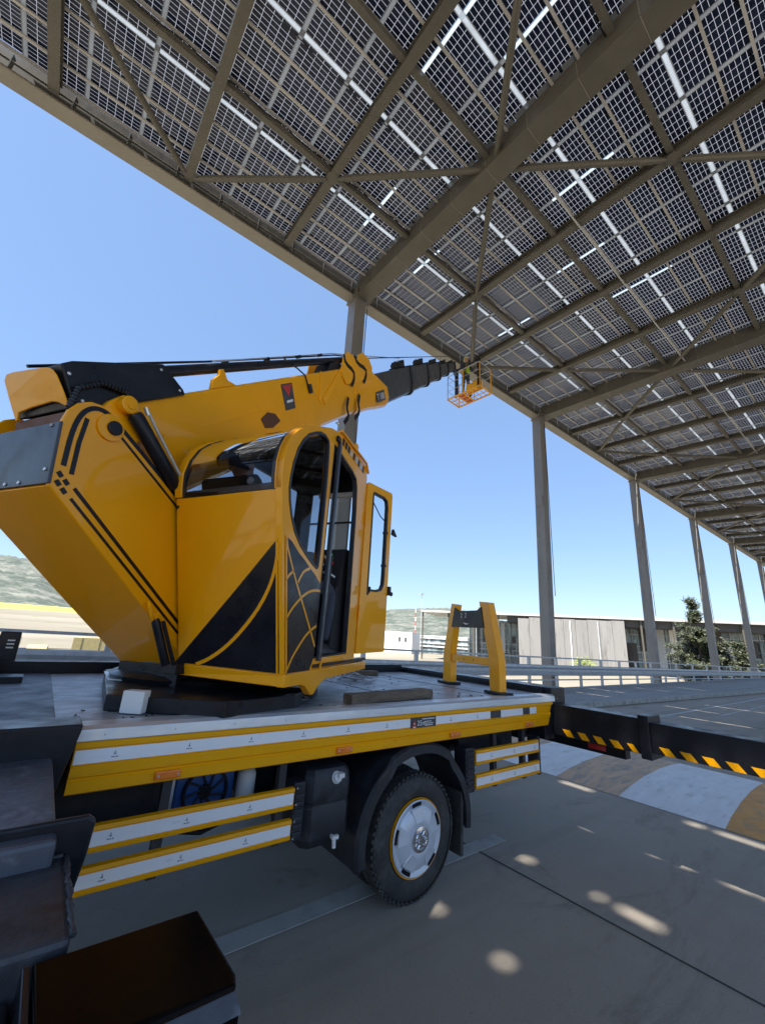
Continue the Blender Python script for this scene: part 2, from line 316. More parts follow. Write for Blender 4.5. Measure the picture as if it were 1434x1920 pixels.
# the raised road deck with its kerb line drifting towards the road
KE = [(-60, 7.5), (6, 7.15), (14.3, 6.68), (31, 5.72), (60, 4.7), (160, 3.2)]
road = MB().prism([(-60, -26, -4.3), (160, -26, -4.3), (160, 3.2, -4.3), (60, 4.7, -4.3), (31, 5.72, -4.3), (14.3, 6.68, -4.3), (6, 7.15, -4.3), (-60, 7.5, -4.3)], (0, 0, 4.3), M['road'])
structure(road.build('road'))
pv = MB().prism([(x, y+0.15, -4.25) for x, y in KE]+[(160, 7.6, -4.25), (60, 9.35, -4.25), (30, 9.62, -4.25), (-60, 9.66, -4.25)], (0, 0, 4.4), M['pave'])
structure(pv.build('pavement'))
kb = MB()
def kerb_pt(x):
    for (x0, y0), (x1, y1) in zip(KE, KE[1:]):
        if x <= x1: return y0+(y1-y0)*(x-x0)/(x1-x0)
    return KE[-1][1]
x = -20.0
while x < 90:
    x2 = x+0.98; y0, y1 = kerb_pt(x), kerb_pt(x2); j = random.uniform(-.006, .006)
    kb.prism([(x, y0+j, 0.002), (x2, y1+j, 0.002), (x2, y1+0.02+j, 0.145), (x, y0+0.02+j, 0.145)], (0, 0.147, 0.008), M['kerb'])
    x += 1.0
structure(kb.build('kerb', bevel=0.02))
# speed hump across the road with alternating painted blocks
hp = MB(); hx = [6.12, 6.5, 7.1, 7.8, 8.4, 8.85]; hz = [0.004, 0.045, 0.075, 0.075, 0.045, 0.004]
edges = [6.6, 5.35, 4.45, 3.55, 2.72, 1.66, 0.72, -0.3, -1.3, -2.3, -3.3, -4.3, -5.3, -6.3]
for i in range(len(edges)-1):
    a, b = edges[i], edges[i+1]; m = M['humpw'] if i % 2 == 0 else (M['humpo'] if i < 4 else M['humpo2'])
    vs_ = []; fs = []
    for k, (X, Z) in enumerate(zip(hx, hz)):
        sk = (X-6.12)*0.06
        vs_ += [(X+random.uniform(-.012, .012), a+sk, Z), (X+random.uniform(-.012, .012), b+sk, Z)]
    for k in range(len(hx)-1): fs.append((2*k, 2*k+1, 2*k+3, 2*k+2))
    hp.add(vs_, fs, m)
structure(hp.build('speed_hump', smooth=True))
structure(MB().box((3.42, -4.5, 0.003), (0.012, 22, 0.003), M['joint']).box((-2.6, -4.5, 0.003), (0.012, 22, 0.003), M['joint']).box((15.4, -6, 0.003), (0.02, 22, 0.003), M['joint']).build('road_joint'))
structure(MB().box((-1, 2.82, 0.004), (9.6, 0.15, 0.004), M['drain']).build('drain_strip'))
ln = MB(); ln.box((40, 5.05, 0.004), (52, 0.1, 0.003), M['line']); ln.box((40, 4.25, 0.004), (46, 0.08, 0.003), M['line'])  # thin pale stripes laid along the road
for k in range(8): ln.box((13+k*6, 1.0, 0.004), (3, 0.12, 0.003), M['line'])
structure(ln.build('pale_road_stripe'))

# hills: a displaced ridge sheet, far away
def ridge(name, az0, az1, d0, d1, prof, m, base=-4.2, n=90, rows=16):
    vs_ = []; fs = []
    for i in range(n):
        a = az0+(az1-az0)*i/(n-1); t = i/(n-1)*(len(prof)-1); k = min(int(t), len(prof)-2); el = prof[k]+(prof[k+1]-prof[k])*(t-k)
        for j in range(rows):
            q = j/(rows-1); d = d0+(d1-d0)*q
            top = el*d1+1.75
            z = base+(top-base)*(math.sin(q*math.pi/2)**1.3)
            z += (random.random()-.5)*0.05*(top-base)*(q if j < rows-1 else 0.5)
            vs_.append((d*math.cos(R(a)), d*math.sin(R(a)), z))
    for j in range(rows):                       # back slope
        pass
    for i in range(n-1):
        for j in range(rows-1): a_ = i*rows+j; fs.append((a_, a_+rows, a_+rows+1, a_+1))
    back = len(vs_)
    for i in range(n):
        x_, y_, z_ = vs_[i*rows+rows-1]; vs_.append((x_*1.25, y_*1.25, base))
    for i in range(n-1): fs.append((i*rows+rows-1, (i+1)*rows+rows-1, back+i+1, back+i))
    return structure(MB().add(vs_, fs, m).build(name, smooth=True, angle=180))
ridge('hill', 84, 108, 620, 1500, [0.004, 0.03, 0.064, 0.090, 0.0935, 0.0955, 0.092, 0.098, 0.11, 0.10, 0.11], M['hill'])
ridge('hill', 24, 62, 800, 1900, [0.0, 0.02, 0.035, 0.046, 0.062, 0.069, 0.064, 0.058, 0.045, 0.02, 0.01], M['hill'])
structure(MB().add([(math.cos(R(a))*d, math.sin(R(a))*d, z) for a in (84, 112) for d, z in ((330, -4.1), (420, 5.6), (600, 12.0), (640, -4.1))], [(0, 1, 5, 4), (1, 2, 6, 5), (2, 3, 7, 6)], M['field']).build('field'))
structure(MB().add([(math.cos(R(a))*d, math.sin(R(a))*d, z) for a in (70, 112) for d, z in ((110, -4.1), (300, 0.2), (415, 5.0), (500, -4.1))], [(0, 1, 5, 4), (1, 2, 6, 5), (2, 3, 7, 6)], M['soil']).build('slope'))

# ================================================================ SOLAR CANOPY
KX = 11.0
def zc(Y): return CAM_H+12.1+0.0347*(Y-KX)
FZ = 13.28
CA = thing('solar_canopy', (18.1, 10.38, -4.2), 'tall olive steel canopy roofed with bifacial solar panels over the road', 'canopy')
BOXX = [-17.7, -5.55, 6.3, 18.15, 30.3, 42.8, 55.2, 67.6, 80.0, 92.4, 104.8, 117.2, 129.6]
Y0, Y1 = -7.9, 10.17
SL = [7.87-2.31*k for k in range(-2, 10)]       # Y of the white strips
SL = [y for y in SL if y > Y0]
ROWTOP = [10.18-2.31*k for k in range(0, 8)]
def slope_box(mb, X, wdt, ya, yb, dtop, dbot, m):
    a, b = zc(ya), zc(yb)
    pts = [(X-wdt/2, ya, a-dtop), (X+wdt/2, ya, a-dtop), (X+wdt/2, ya, a-dbot), (X-wdt/2, ya, a-dbot)]
    mb.prism(pts, (0, yb-ya, b-a), m)
# columns: box section with a top plate
COLL = {6.3: (-0.35, 0), 18.15: (-0.42, 0), 30.3: (-0.6, 0), 42.8: (-0.85, 0)}
for i, X in enumerate(BOXX[1:]):
    lx = {0: 0.2, 1: 0.18, 2: -0.42, 3: -0.65, 4: -0.75, 5: -0.9}.get(i, -1.0)
    c = MB(); s = 0.225
    t = [(X-s, 10.15, FZ), (X+s, 10.15, FZ), (X+s, 10.62, FZ), (X-s, 10.62, FZ)]
    b = [(X-s+lx, 10.15, -4.3), (X+s+lx, 10.15, -4.3), (X+s+lx, 10.62, -4.3), (X-s+lx, 10.62, -4.3)]
    c.loft([b, t], M['colsteel']); c.box((X, 10.38, FZ-0.03), (0.6, 0.62, 0.05), M['colsteel'])
    c.box((X+0.235+lx*0.25, 10.13, 8.5), (0.03, 0.03, 9.0), M['cansteel'])
    c.build('column', CA, bevel=0.012)
    if i < 7:
        MB().box((X-0.232+lx*.32, 10.385, 8.6), (0.012, 0.36, 0.5), M['colsteel']).build('splice_plate', CA, bevel=0.004)
    e = MB().box((X, 10.1, FZ+0.22), (0.34, 0.3, 0.4), M['cansteel']).box((X+0.3, 10.05, FZ+0.05), (0.06, 0.3, 0.25), M['cansteel']).box((X-0.3, 10.05, FZ+0.05), (0.06, 0.3, 0.25), M['cansteel'])
    e.build('bearing', CA, bevel=0.008)
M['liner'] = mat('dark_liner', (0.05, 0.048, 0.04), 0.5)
# fascia beam: bottom flange, tall inner face with seams
fb = MB(); fb.box((56, 10.385, FZ+0.27), (150, 0.43, 0.54), M['fasciasteel']); fb.build('fascia_beam', CA, bevel=0.01)
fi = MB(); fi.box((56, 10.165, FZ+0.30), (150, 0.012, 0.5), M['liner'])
sm = fi; x = -18.4
k = 0
while x < 130:
    sm.box((x, 10.155, FZ+0.29), (0.018, 0.008, 0.42), M['strip']); x += 1.155
hg = sm
hg.box((56, 10.157, FZ+0.29), (150, 0.004, 0.005), M['railgrey'])
hg.build('fascia_liner', CA)
# box girders on the column lines, made of welded segments
for X in BOXX:
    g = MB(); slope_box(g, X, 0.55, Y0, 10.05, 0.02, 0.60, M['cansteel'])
    sj = g
    for y in [9.1-1.16*k for k in range(14)]:
        sj.box((X, y, zc(y)-0.603), (0.555, 0.012, 0.008), M['fasciasteel']); sj.box((X-0.277, y, zc(y)-0.32), (0.006, 0.012, 0.5), M['fasciasteel'])
    sj.build('box_girder', CA)
# cross beams: H sections between the girders
BX = []
for a, b in zip(BOXX, BOXX[1:]):
    for q in (0.25, 0.5, 0.75): BX.append(a+(b-a)*q)
for X in BX:
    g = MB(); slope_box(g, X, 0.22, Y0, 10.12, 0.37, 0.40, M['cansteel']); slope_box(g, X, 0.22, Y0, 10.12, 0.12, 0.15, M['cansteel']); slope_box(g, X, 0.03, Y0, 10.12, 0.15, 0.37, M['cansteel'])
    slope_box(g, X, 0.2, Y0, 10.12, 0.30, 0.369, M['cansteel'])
    g.build('cross_beam', CA)
# purlins between beams
ALLX = sorted(BOXX+BX)
for Y in [7.37, 4.39, 1.45, -1.5, -4.45, -7.4]:
    p = MB()
    for a, b in zip(ALLX, ALLX[1:]):
        da = 0.28 if a in BOXX else 0.02; db = 0.28 if b in BOXX else 0.02
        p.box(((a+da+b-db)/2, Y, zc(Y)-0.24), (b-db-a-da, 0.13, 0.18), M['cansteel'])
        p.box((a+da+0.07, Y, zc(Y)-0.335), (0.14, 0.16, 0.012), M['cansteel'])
    p.build('purlin', CA)
# module rails
rl = []
for r_ in range(len(ROWTOP)):
    for q in (1, 2, 3): rl.append(ROWTOP[r_]-2.31*q/4-0.02)
rl.append(10.06)
for Y in rl:
    if Y < Y0: continue
    wide = abs((10.18-0.05-Y) % 2.31) < 0.03
    if wide and Y < 10: continue
    MB().box((56, Y, zc(Y)-0.065), (150, 0.055, 0.05), M['railgrey']).build('module_rail', CA)
# modules
GX = [6.06+1.155*k for k in range(-18, 104)]
mods = []
for x0 in GX:
    for i, yt in enumerate(ROWTOP):
        mods.append((x0+0.04, x0+1.115, yt-2.31+0.043, yt-0.043 if i else 10.04))
def modgeo(lst):
    vs_ = []; fs = []; uvs = []
    for (xa, xb, ya, yb) in lst:
        o = len(vs_)
        for (x_, y_) in ((xa, ya), (xb, ya), (xb, yb), (xa, yb)): vs_.append((x_, y_, zc(y_)-0.015))
        for (x_, y_) in ((xa, ya), (xb, ya), (xb, yb), (xa, yb)): vs_.append((x_, y_, zc(y_)-0.002))
        u = [(0.0, 0.0), (1.14, 0.0), (1.14, 2.232), (0.0, 2.232)]
        fs.append((o, o+3, o+2, o+1)); uvs += [u[0], u[3], u[2], u[1]]
    # lower glass faces only carry the cells; a thin edge closes the module
        for a_, b_ in ((0, 1), (1, 2), (2, 3), (3, 0)): fs.append((o+a_, o+b_, o+4+b_, o+4+a_)); uvs += [(0.1, 0.045)]*4
        o2 = len(vs_); jx_, jy_ = xa+0.15, (ya+yb)/2+0.02
        for zz in (-.016, -.045):
            for (x_, y_) in ((jx_, jy_), (jx_+.13, jy_), (jx_+.13, jy_+.05), (jx_, jy_+.05)): vs_.append((x_, y_, zc(y_)+zz))
        for f_ in ((4, 7, 6, 5), (0, 1, 5, 4), (1, 2, 6, 5), (2, 3, 7, 6), (3, 0, 4, 7)): fs.append(tuple(o2+q for q in f_)); uvs += [(0, 0)]*4
    return vs_, fs, uvs
def modobj(name, lst, kind=None):
    vs_, fs, uvs = modgeo(lst); c = Vector(vs_[0]); me = bpy.data.meshes.new(name)
    me.from_pydata([Vector(v)-c for v in vs_], [], fs); l = me.uv_layers.new(name='cells')
    for i, u in enumerate(uvs): l.data[i].uv = u
    me.materials.append(M['pv']); me.materials.append(M['black'])
    for p_ in me.polygons:
        if p_.index % 10 >= 5: p_.material_index = 1
    o = bpy.data.objects.new(name, me); COL.objects.link(o); o.parent = CA; o.location = c-world_loc(CA)
    if kind: o['kind'] = kind
    return o
def inview(m_):
    p = Vector(((m_[0]+m_[1])/2, (m_[2]+m_[3])/2, zc(m_[2])-CAM_H)); d = p.dot(cf)
    if d < 0.5: return 1e9
    x_, y_ = 767.3*p.dot(cr)/d, 767.3*p.dot(cu)/d
    if abs(x_) > 760 or abs(y_) > 1000: return 1e9
    return p.length
ms = sorted(mods, key=inview); near = ms[:100]; rest = ms[100:]
proto = None
for m_ in near:
    if proto is None:
        proto = modobj('solar_panel', [m_]); o = proto; p0 = m_
    else:
        o = proto.copy(); COL.objects.link(o); o.parent = CA; o.location = Vector((m_[0], m_[2], zc(m_[2])-0.015))-world_loc(CA)
modobj('solar_panels', rest, 'stuff')
# translucent strips: white along X between rows, grey seals along Y with a few open joints
ws = MB()
for r_ in range(1, len(ROWTOP)):
    Y = ROWTOP[r_]; ws.box((56, Y, zc(Y)-0.02), (150, 0.125, 0.01), M['strip'])
ws.build('skylight_strip', CA)
gs = MB()
SLOT = []                                      # open joints, from where their light lands
def slot_from(x_, y_, z_, ln_):
    h_ = zc(y_)-z_; return (x_+SUN_XY[0]*h_, y_+SUN_XY[1]*h_, ln_)
LAND = [(3.66, 1.65, 0, .42), (4.82, 1.4, 0, 1.0), (5.97, 1.45, 0, 1.0), (5.97, 0.3, 0, .8), (4.82, 0.1, 0, .6), (4.82, 2.55, 0, .28), (2.66, 2.47, 0, .14), (3.66, 2.5, 0, .2), (2.2, 1.82, 0, .12), (2.1, 2.42, 0, .12), (3.66, 0.2, 0, .5), (7.1, 2.7, 0.05, .6), (8.3, 1.2, 0.03, .8),
        (1.95, 2.62, 1.33, .12), (1.75, 3.5, 1.26, .5), (2.9, 4.0, 1.26, .3), (4.0, 2.52, 1.2, .15), (0.9, 4.2, 1.26, .4), (5.97, 3.2, 0, .4), (9.4, 2.9, 0, 1.0), (10.6, 4.5, 0, 1.6), (11.7, 3.2, 0, 1.4), (13.0, 5.0, 0, 1.5), (15.3, 4.0, 0, 1.6), (17.6, 5.2, 0, 1.5), (20, 4.4, 0, 2), (12, 8.2, .15, 1.5), (14.2, 8.6, .15, 1.2), (16.5, 8.0, .15, 1.4), (19, 8.4, .15, 1.4), (22, 8.0, .15, 1.4), (26, 7.6, .15, 1.6), (0.2, 3.5, 1.26, .5), (-0.9, 3.5, 4.2, .5), (1.4, 4.7, 4.5, .3)]
SLOT = [slot_from(*a) for a in LAND]
gaps = {}
for sx, sy, sl in SLOT:
    k = min(range(len(GX)), key=lambda i: abs(GX[i]-sx)); gaps.setdefault(k, []).append((sy-sl/2, sy+sl/2))
for k, X in enumerate(GX):
    cuts = sorted(gaps.get(k, [])); y = Y0-0.3; end = 10.12
    for a, b in cuts+[(end, end+1)]:
        if a > y: gs.prism([(X-0.052, y, zc(y)-0.022), (X+0.052, y, zc(y)-0.022), (X+0.052, y, zc(y)-0.03), (X-0.052, y, zc(y)-0.03)], (0, min(a, end)-y, zc(min(a, end))-zc(y)), M['gapstrip'])
        if a < end and b > Y0: gs.prism([(X-0.052, a, zc(a)-0.024), (X+0.052, a, zc(a)-0.024), (X+0.052, a, zc(a)-0.028), (X-0.052, a, zc(a)-0.028)], (0, b-a, zc(b)-zc(a)), M['slotglass'])
        y = max(y, b)
gs.build('gap_seal', CA)
for X in BOXX:
    gj = MB(); y = 9.9  # white strips added to stand for the bright sky slit beside each girder
    while y > Y0: gj.prism([(X-.40, y, zc(y)-.03), (X-.276, y, zc(y)-.03), (X-.276, y, zc(y)-.035), (X-.40, y, zc(y)-.035)], (0, -.52, zc(y-.52)-zc(y)), M['strip']); y -= .5775
    gj.build('sky_slit_strip', CA)
# diagonal wind bracing with gusset plates
br = [(1, 7.37), (2, 10.0)]
def node(i, y): return Vector((ALLX[i], y, zc(y)-0.44))
def btube(p, q):
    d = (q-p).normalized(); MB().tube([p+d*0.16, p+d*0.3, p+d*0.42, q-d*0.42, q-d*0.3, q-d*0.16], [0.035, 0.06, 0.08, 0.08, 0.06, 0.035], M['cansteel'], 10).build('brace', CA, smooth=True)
for bi, X in enumerate(BOXX[:8]):
    i0 = ALLX.index(X)
    for sg in (-1, 1):
        for path in (((0, 4.39), (1, 7.37), (2, 10.0)), ((0, 4.39), (1, 1.45), (2, -1.5)), ((0, -7.4), (1, -4.45), (2, -1.5))):
            for (a, ya), (b, yb) in zip(path, path[1:]):
                ia, ib = i0+sg*a, i0+sg*b
                if 0 <= ia < len(ALLX) and 0 <= ib < len(ALLX): btube(node(ia, ya), node(ib, yb))
for bi, X in enumerate(BOXX[:8]):
    i0 = ALLX.index(X)
    for a, y in ((0, 4.39), (1, 7.37), (-1, 7.37), (1, 1.45), (-1, 1.45)):
        if 0 <= i0+a < len(ALLX):
            p = node(i0+a, y); sz = 0.34 if a else 0.5; zz = 0.03 if a else 0.18
            MB().prism([(p.x+sz*0.5*math.cos(t)*(1.25 if a == 0 else 1), p.y+sz*0.5*math.sin(t), p.z+0.03-(0.165 if a == 0 else 0)) for t in [math.pi/8+k*math.pi/4 for k in range(8)]], (0, 0, 0.015), M['cansteel']).build('gusset_plate', CA)
for Y, x0, x1 in ((7.27, -5, 18), (4.5, -2, 30), (1.56, 3, 30), (5.62, -2, 17)):
    pts = []; rng = random.Random(int(Y*10)); x = x0
    while x < x1: pts += [Vector((x, Y, zc(Y)-.14)), Vector((x+.3, Y+.01, zc(Y)-.17-rng.uniform(0, .05))), Vector((x+.6, Y, zc(Y)-.19-rng.uniform(0, .08))), Vector((x+.9, Y-.01, zc(Y)-.17-rng.uniform(0, .04)))]; x += 1.155
    MB().tube(pts, .011, M['black'], 5).build('wiring', CA, smooth=True)
# conduits clipped under the beams
cd = MB(); cd.tube([(6.9, 3.72, zc(3.72)-0.46), (60, 3.72, zc(3.72)-0.46)], 0.022, M['galv'], 8); cd.build('conduit', CA)

# ================================================================ ROADSIDE RAILING
GR = thing('guard_railing', (12, 9.35, 0.15), 'grey galvanised guard railing with a broad middle band along the far pavement edge', 'railing')
def rz(x): return -0.010*(x-8)
def rline(z, wd, ht, name, x0=-30, x1=75, y=9.35):
    mb = MB(); st = 5.0; x = x0
    while x < x1:
        a, b = x, min(x+st, x1)
        mb.prism([(a, y-wd/2, z+rz(a)-ht/2), (a, y+wd/2, z+rz(a)-ht/2), (a, y+wd/2, z+rz(a)+ht/2), (a, y-wd/2, z+rz(a)+ht/2)], (b-a, 0, rz(b)-rz(a)), M['galv']); x += st
    mb.build(name, GR)
rline(1.40, 0.06, 0.055, 'handrail'); rline(0.57, 0.05, 0.05, 'lower_rail')
wb = MB(); x0, x1 = -30, 75
prof = [(0, .20), (-.05, .175), (-.06, .11), (-.02, .04), (-.02, -.04), (-.06, -.11), (-.05, -.175), (0, -.20)]
rings = []
for x in range(x0, x1+1, 5): rings.append([(x, 9.28+a, 0.93+rz(x)+b) for a, b in prof]+[(x, 9.30, 0.93+rz(x)-.20), (x, 9.30, 0.93+rz(x)+.20)])
wb.loft(rings, M['galv']); wb.build('crash_band', GR)
x = -28.2
while x < 75:
    p = MB(); p.box((x, 9.38, (1.40+rz(x)+0.15)/2), (0.11, 0.08, 1.25+rz(x)), M['galv']).box((x, 9.38, 0.16), (0.18, 0.16, 0.015), M['galv']); p.build('post', GR)
    x += 1.95 if x < 30 else 2.9

# ================================================================ BACKGROUND
def pol(az, d, z): return Vector((d*math.cos(R(az)), d*math.sin(R(az)), z))
# terminal building: facade line
FU = Vector((math.cos(R(121.86)), math.sin(R(121.86)), 0)); FN = Vector((math.cos(R(31.86)), math.sin(R(31.86)), 0))
def fl(az, depth=0): d = (130+depth)/math.cos(R(az-31.86)); return (d*math.sin(R(az-31.86)))
def fp(t, depth, z): p = FN*(130+depth)+FU*t; return Vector((p.x, p.y, z))
TB = thing('terminal_building', fp(0, 10, -4.2), 'long low glass building under a flat overhanging roof behind the railing', 'building')
def fbox(mb, t0, t1, d0, d1, z0, z1, m): mb.box(fp((t0+t1)/2, (d0+d1)/2, (z0+z1)/2), (t1-t0, d1-d0, z1-z0), m, (FU, FN, Vector((0, 0, 1)))); return mb
M['roofpaint'] = mat('pale_roof_edge_paint', (0.42, 0.42, 0.40), 0.6, var=0.1, scale=0.5)
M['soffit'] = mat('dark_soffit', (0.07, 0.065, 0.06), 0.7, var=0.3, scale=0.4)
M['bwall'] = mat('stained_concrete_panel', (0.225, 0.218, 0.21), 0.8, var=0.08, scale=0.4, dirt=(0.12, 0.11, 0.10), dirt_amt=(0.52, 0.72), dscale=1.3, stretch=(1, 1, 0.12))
M['bwhite'] = mat('white_render', (0.75, 0.74, 0.72), 0.8, var=0.04)
M['frame'] = mat('pale_steel_frame', (0.42, 0.44, 0.44), 0.5)
tr = -58; tl = fl(46.16)
fbox(MB(), tr, tl, 0, 26, 9.9, 10.55, M['roofpaint']).build('roof', TB)
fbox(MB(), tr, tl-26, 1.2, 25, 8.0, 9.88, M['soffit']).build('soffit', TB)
for t in [tr+1+k*7.4 for k in range(12)]+[tl-0.4, tl-8.5]:
    fbox(MB(), t-0.2, t+0.2, 0.6, 1.0, -4.2, 9.9, M['cansteel']).build('roof_column', TB)
gl = MB(); fbox(gl, tr, fl(40.3), 9, 9.3, -4.2, 8.6, M['bglass']); gl.build('glass_wall', TB)
mu = MB(); t = tr
while t < fl(40.3): fbox(mu, t-0.09, t+0.09, 8.7, 9.0, -4.2, 8.6, M['frame']); t += 2.1
for z in (-0.2, 1.6, 3.2, 6.4, 8.3): fbox(mu, tr, fl(40.3), 8.75, 8.98, z-0.12, z+0.12, M['frame'])
mu.build('mullion_grid', TB)
dk = MB(); rnd = random.Random(3); t = tr
while t < fl(40.3)-3:
    wdt = rnd.uniform(.5, 2.4)
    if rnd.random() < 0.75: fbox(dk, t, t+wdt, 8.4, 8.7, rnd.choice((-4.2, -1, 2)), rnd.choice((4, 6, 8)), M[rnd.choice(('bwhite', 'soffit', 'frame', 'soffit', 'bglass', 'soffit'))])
    t += wdt+rnd.uniform(0.2, 1.4)
dk.build('facade_panel', TB)
ca_, cb_ = fl(33.6), fl(21.7)
cw = MB(); t = ca_
while t > cb_+0.3:
    t2 = max(t-3.0, cb_); fbox(cw, t2+0.06, t, -2.0+random.uniform(-.05, .05), 6, -4.2, 9.0+random.uniform(-.1, .5), M['bwall']); t = t2
cw.build('concrete_wall', TB)
for t in (fl(27.6), fl(24.6)): fbox(MB(), t-0.13, t+0.13, -2.4, -2.1, -4.2, 8.8, M['bwhite' if t > fl(26) else 'frame']).build('downpipe', TB)
WB = thing('white_building', pol(49.2, 175, -4.2), 'small plain white building with two dark windows left of the terminal', 'building')
a = pol(53, 175, 0); b = pol(47.3, 168, 0); u = (b-a).normalized(); n_ = Vector((-u.y, u.x, 0)); Z = Vector((0, 0, 1)); ln_ = (b-a).length
MB().box((a+b)/2+n_*5+Z*-0.2, (ln_, 10, 8.1), M['bwhite'], (u, n_, Z)).build('wall', WB)
for q in (0.72, 0.86): MB().box(a+(b-a)*q-n_*0.02+Z*1.0, (0.95, 0.12, 1.7), M['soffit'], (u, n_, Z)).build('window', WB)
LB = thing('glass_hall', pol(44.2, 190, -4.2), 'low pale hall with a green tinted window band beyond the yellow boom rest', 'building')
a = pol(47.0, 190, 0); b = pol(40.0, 180, 0); u = (b-a).normalized(); n_ = Vector((-u.y, u.x, 0)); ln_ = (b-a).length
MB().box((a+b)/2+n_*6+Z*-0.8, (ln_, 12, 6.6), M['bglass'], (u, n_, Z)).build('wall', LB)
for z in (3.0, 2.2, 0.2, -1.2): MB().box((a+b)/2+n_*5.8+Z*z, (ln_+0.4, 12.6, 0.42), M['bwhite'], (u, n_, Z)).build('band', LB)
LM = thing('floodlight_mast', pol(46.15, 150, -4.2), 'thin tall floodlight mast standing alone against the sky', 'lamp')
p = pol(46.15, 150, 0); MB().tube([p+Z*-4.2, p+Z*17], [0.16, 0.08], M['frame'], 8).build('pole', LM)
MB().box(p+Z*17.1, (1.6, 0.5, 0.5), M['frame']).build('lamp_head', LM)
LM2 = thing('street_lamp', pol(38.9, 120, -4.2), 'small street lamp seen just above the yellow boom rest', 'lamp')
p = pol(38.9, 120, 0); MB().tube([p+Z*-4.2, p+Z*10.6, p+Z*10.9+Vector((0.8, -0.4, 0))], [0.1, 0.06, 0.05], M['frame'], 8).build('pole', LM2)
MB().box(p+Z*10.9+Vector((1.0, -0.5, 0)), (1.0, 0.3, 0.16), M['soffit']).build('lamp_head', LM2)
RM = thing('lattice_mast', pol(46.9, 260, -4.2), 'slim red and white striped mast in front of the far hill', 'mast')
p = pol(46.9, 260, 0)
for k in range(9): MB().tube([p+Z*(-4+2.6*k), p+Z*(-4+2.6*k+2.6)], 0.22, M['sticker_red' if k % 2 else 'bwhite'], 6).build('mast_section', RM)

# foliage
def leafmat(name, a, b):
    m, N, L, P = newmat(name); oi = N.new('ShaderNodeNewGeometry')
    c = ramp(N, L, oi.outputs['Random Per Island'], 0.0, 1.0, a, b); L.new(c, P.inputs['Base Color']); P.inputs['Roughness'].default_value = 0.6; return m
M['leaf'] = leafmat('conifer_needles', (0.010, 0.017, 0.008), (0.06, 0.07, 0.028))
M['leafl'] = leafmat('shrub_leaves', (0.07, 0.11, 0.02), (0.26, 0.30, 0.06))
M['bark'] = mat('bark', (0.09, 0.065, 0.045), 0.9, var=0.3, scale=6)
def leaves(mb, rng, pts, size, n, m):
    for (c, r) in pts:
        for _ in range(n):
            d = Vector((rng.gauss(0, 1), rng.gauss(0, 1), rng.gauss(0, 0.8)))*r*0.55
            p = Vector(c)+d; s = size*rng.uniform(.5, 1.3); u = Vector((rng.gauss(0, 1), rng.gauss(0, 1), rng.gauss(0, 1))).normalized(); v = u.orthogonal().normalized()
            mb.add([p, p+u*s+v*s*0.35, p+u*s*1.6, p+u*s-v*s*0.35], [(0, 1, 2, 3)], m)
def conifer(name, base, H, W_, label, seed):
    rng = random.Random(seed); t = thing(name, base, label, 'tree'); b = Vector(base)
    MB().tube([b, b+Z*H*0.5, b+Z*H*0.97+Vector((0.3, 0, 0))], [0.28, 0.16, 0.03], M['bark'], 8).build('trunk', t)
    cr_ = MB(); lb = MB(); pts = []
    for k in range(76):
        q = rng.uniform(0.06, 0.66) if k < 68 else rng.uniform(.72, 1.0); a = rng.uniform(0, 6.283); rad = W_*min(1, (1.02-q)/.6)*rng.uniform(.45, 1.05) if q < .72 else 0.6
        z = b+Z*H*q; e = z+Vector((math.cos(a)*rad, math.sin(a)*rad, rad*rng.uniform(.1, .5))); lb.tube([z, e], [0.06, 0.015], M['bark'], 5)
        for w_ in (0.35, 0.6, 0.8, 1.0): pts.append((z+(e-z)*w_, 0.55*(1.3-w_*0.4)))
    leaves(cr_, rng, pts, 0.27, 85, M['leaf']); cr_.build('crown', t, recalc=False); lb.build('limb', t)
conifer('conifer_tree', pol(14.9, 88, -4.2), 14.6, 4.0, 'dark bushy conifer with bare top twigs standing before the glass building', 5)
conifer('conifer_tree', pol(11.6, 95, -4.2), 8.2, 2.4, 'smaller dark tree right of the bushy conifer behind the railing', 9)
def shrub(base, r, label, seed):
    rng = random.Random(seed); t = thing('shrub', base, label, 'shrub', None); b = Vector(base); pts = []; st = MB()
    for k in range(12):
        a = rng.uniform(0, 6.283); e = b+Vector((math.cos(a)*r*rng.random(), math.sin(a)*r*rng.random(), r*rng.uniform(.4, 1.2))); st.tube([b, e], [0.04, 0.01], M['bark'], 5); pts.append((e, r*0.45))
    mb = MB(); leaves(mb, rng, pts, 0.14, 60, M['leafl']); mb.build('foliage', t, recalc=False); st.build('stem', t)
shrub(pol(26.3, 62, -0.9), 1.3, 'green bush standing against the stained concrete wall', 1)
shrub(pol(38.5, 40, -4.1), 1.6, 'pale green bush seen under the railing right beside the boom rest', 2)
shrub(pol(33.0, 36, -4.1), 1.5, 'yellow green bush seen under the railing left of the second column', 3)
shrub(pol(29.2, 34, -4.1), 1.2, 'yellow green bush seen under the railing right of the second column', 4)
shrub(pol(25.0, 38, -4.1), 1.2, 'low bush below the railing in front of the concrete wall', 6)
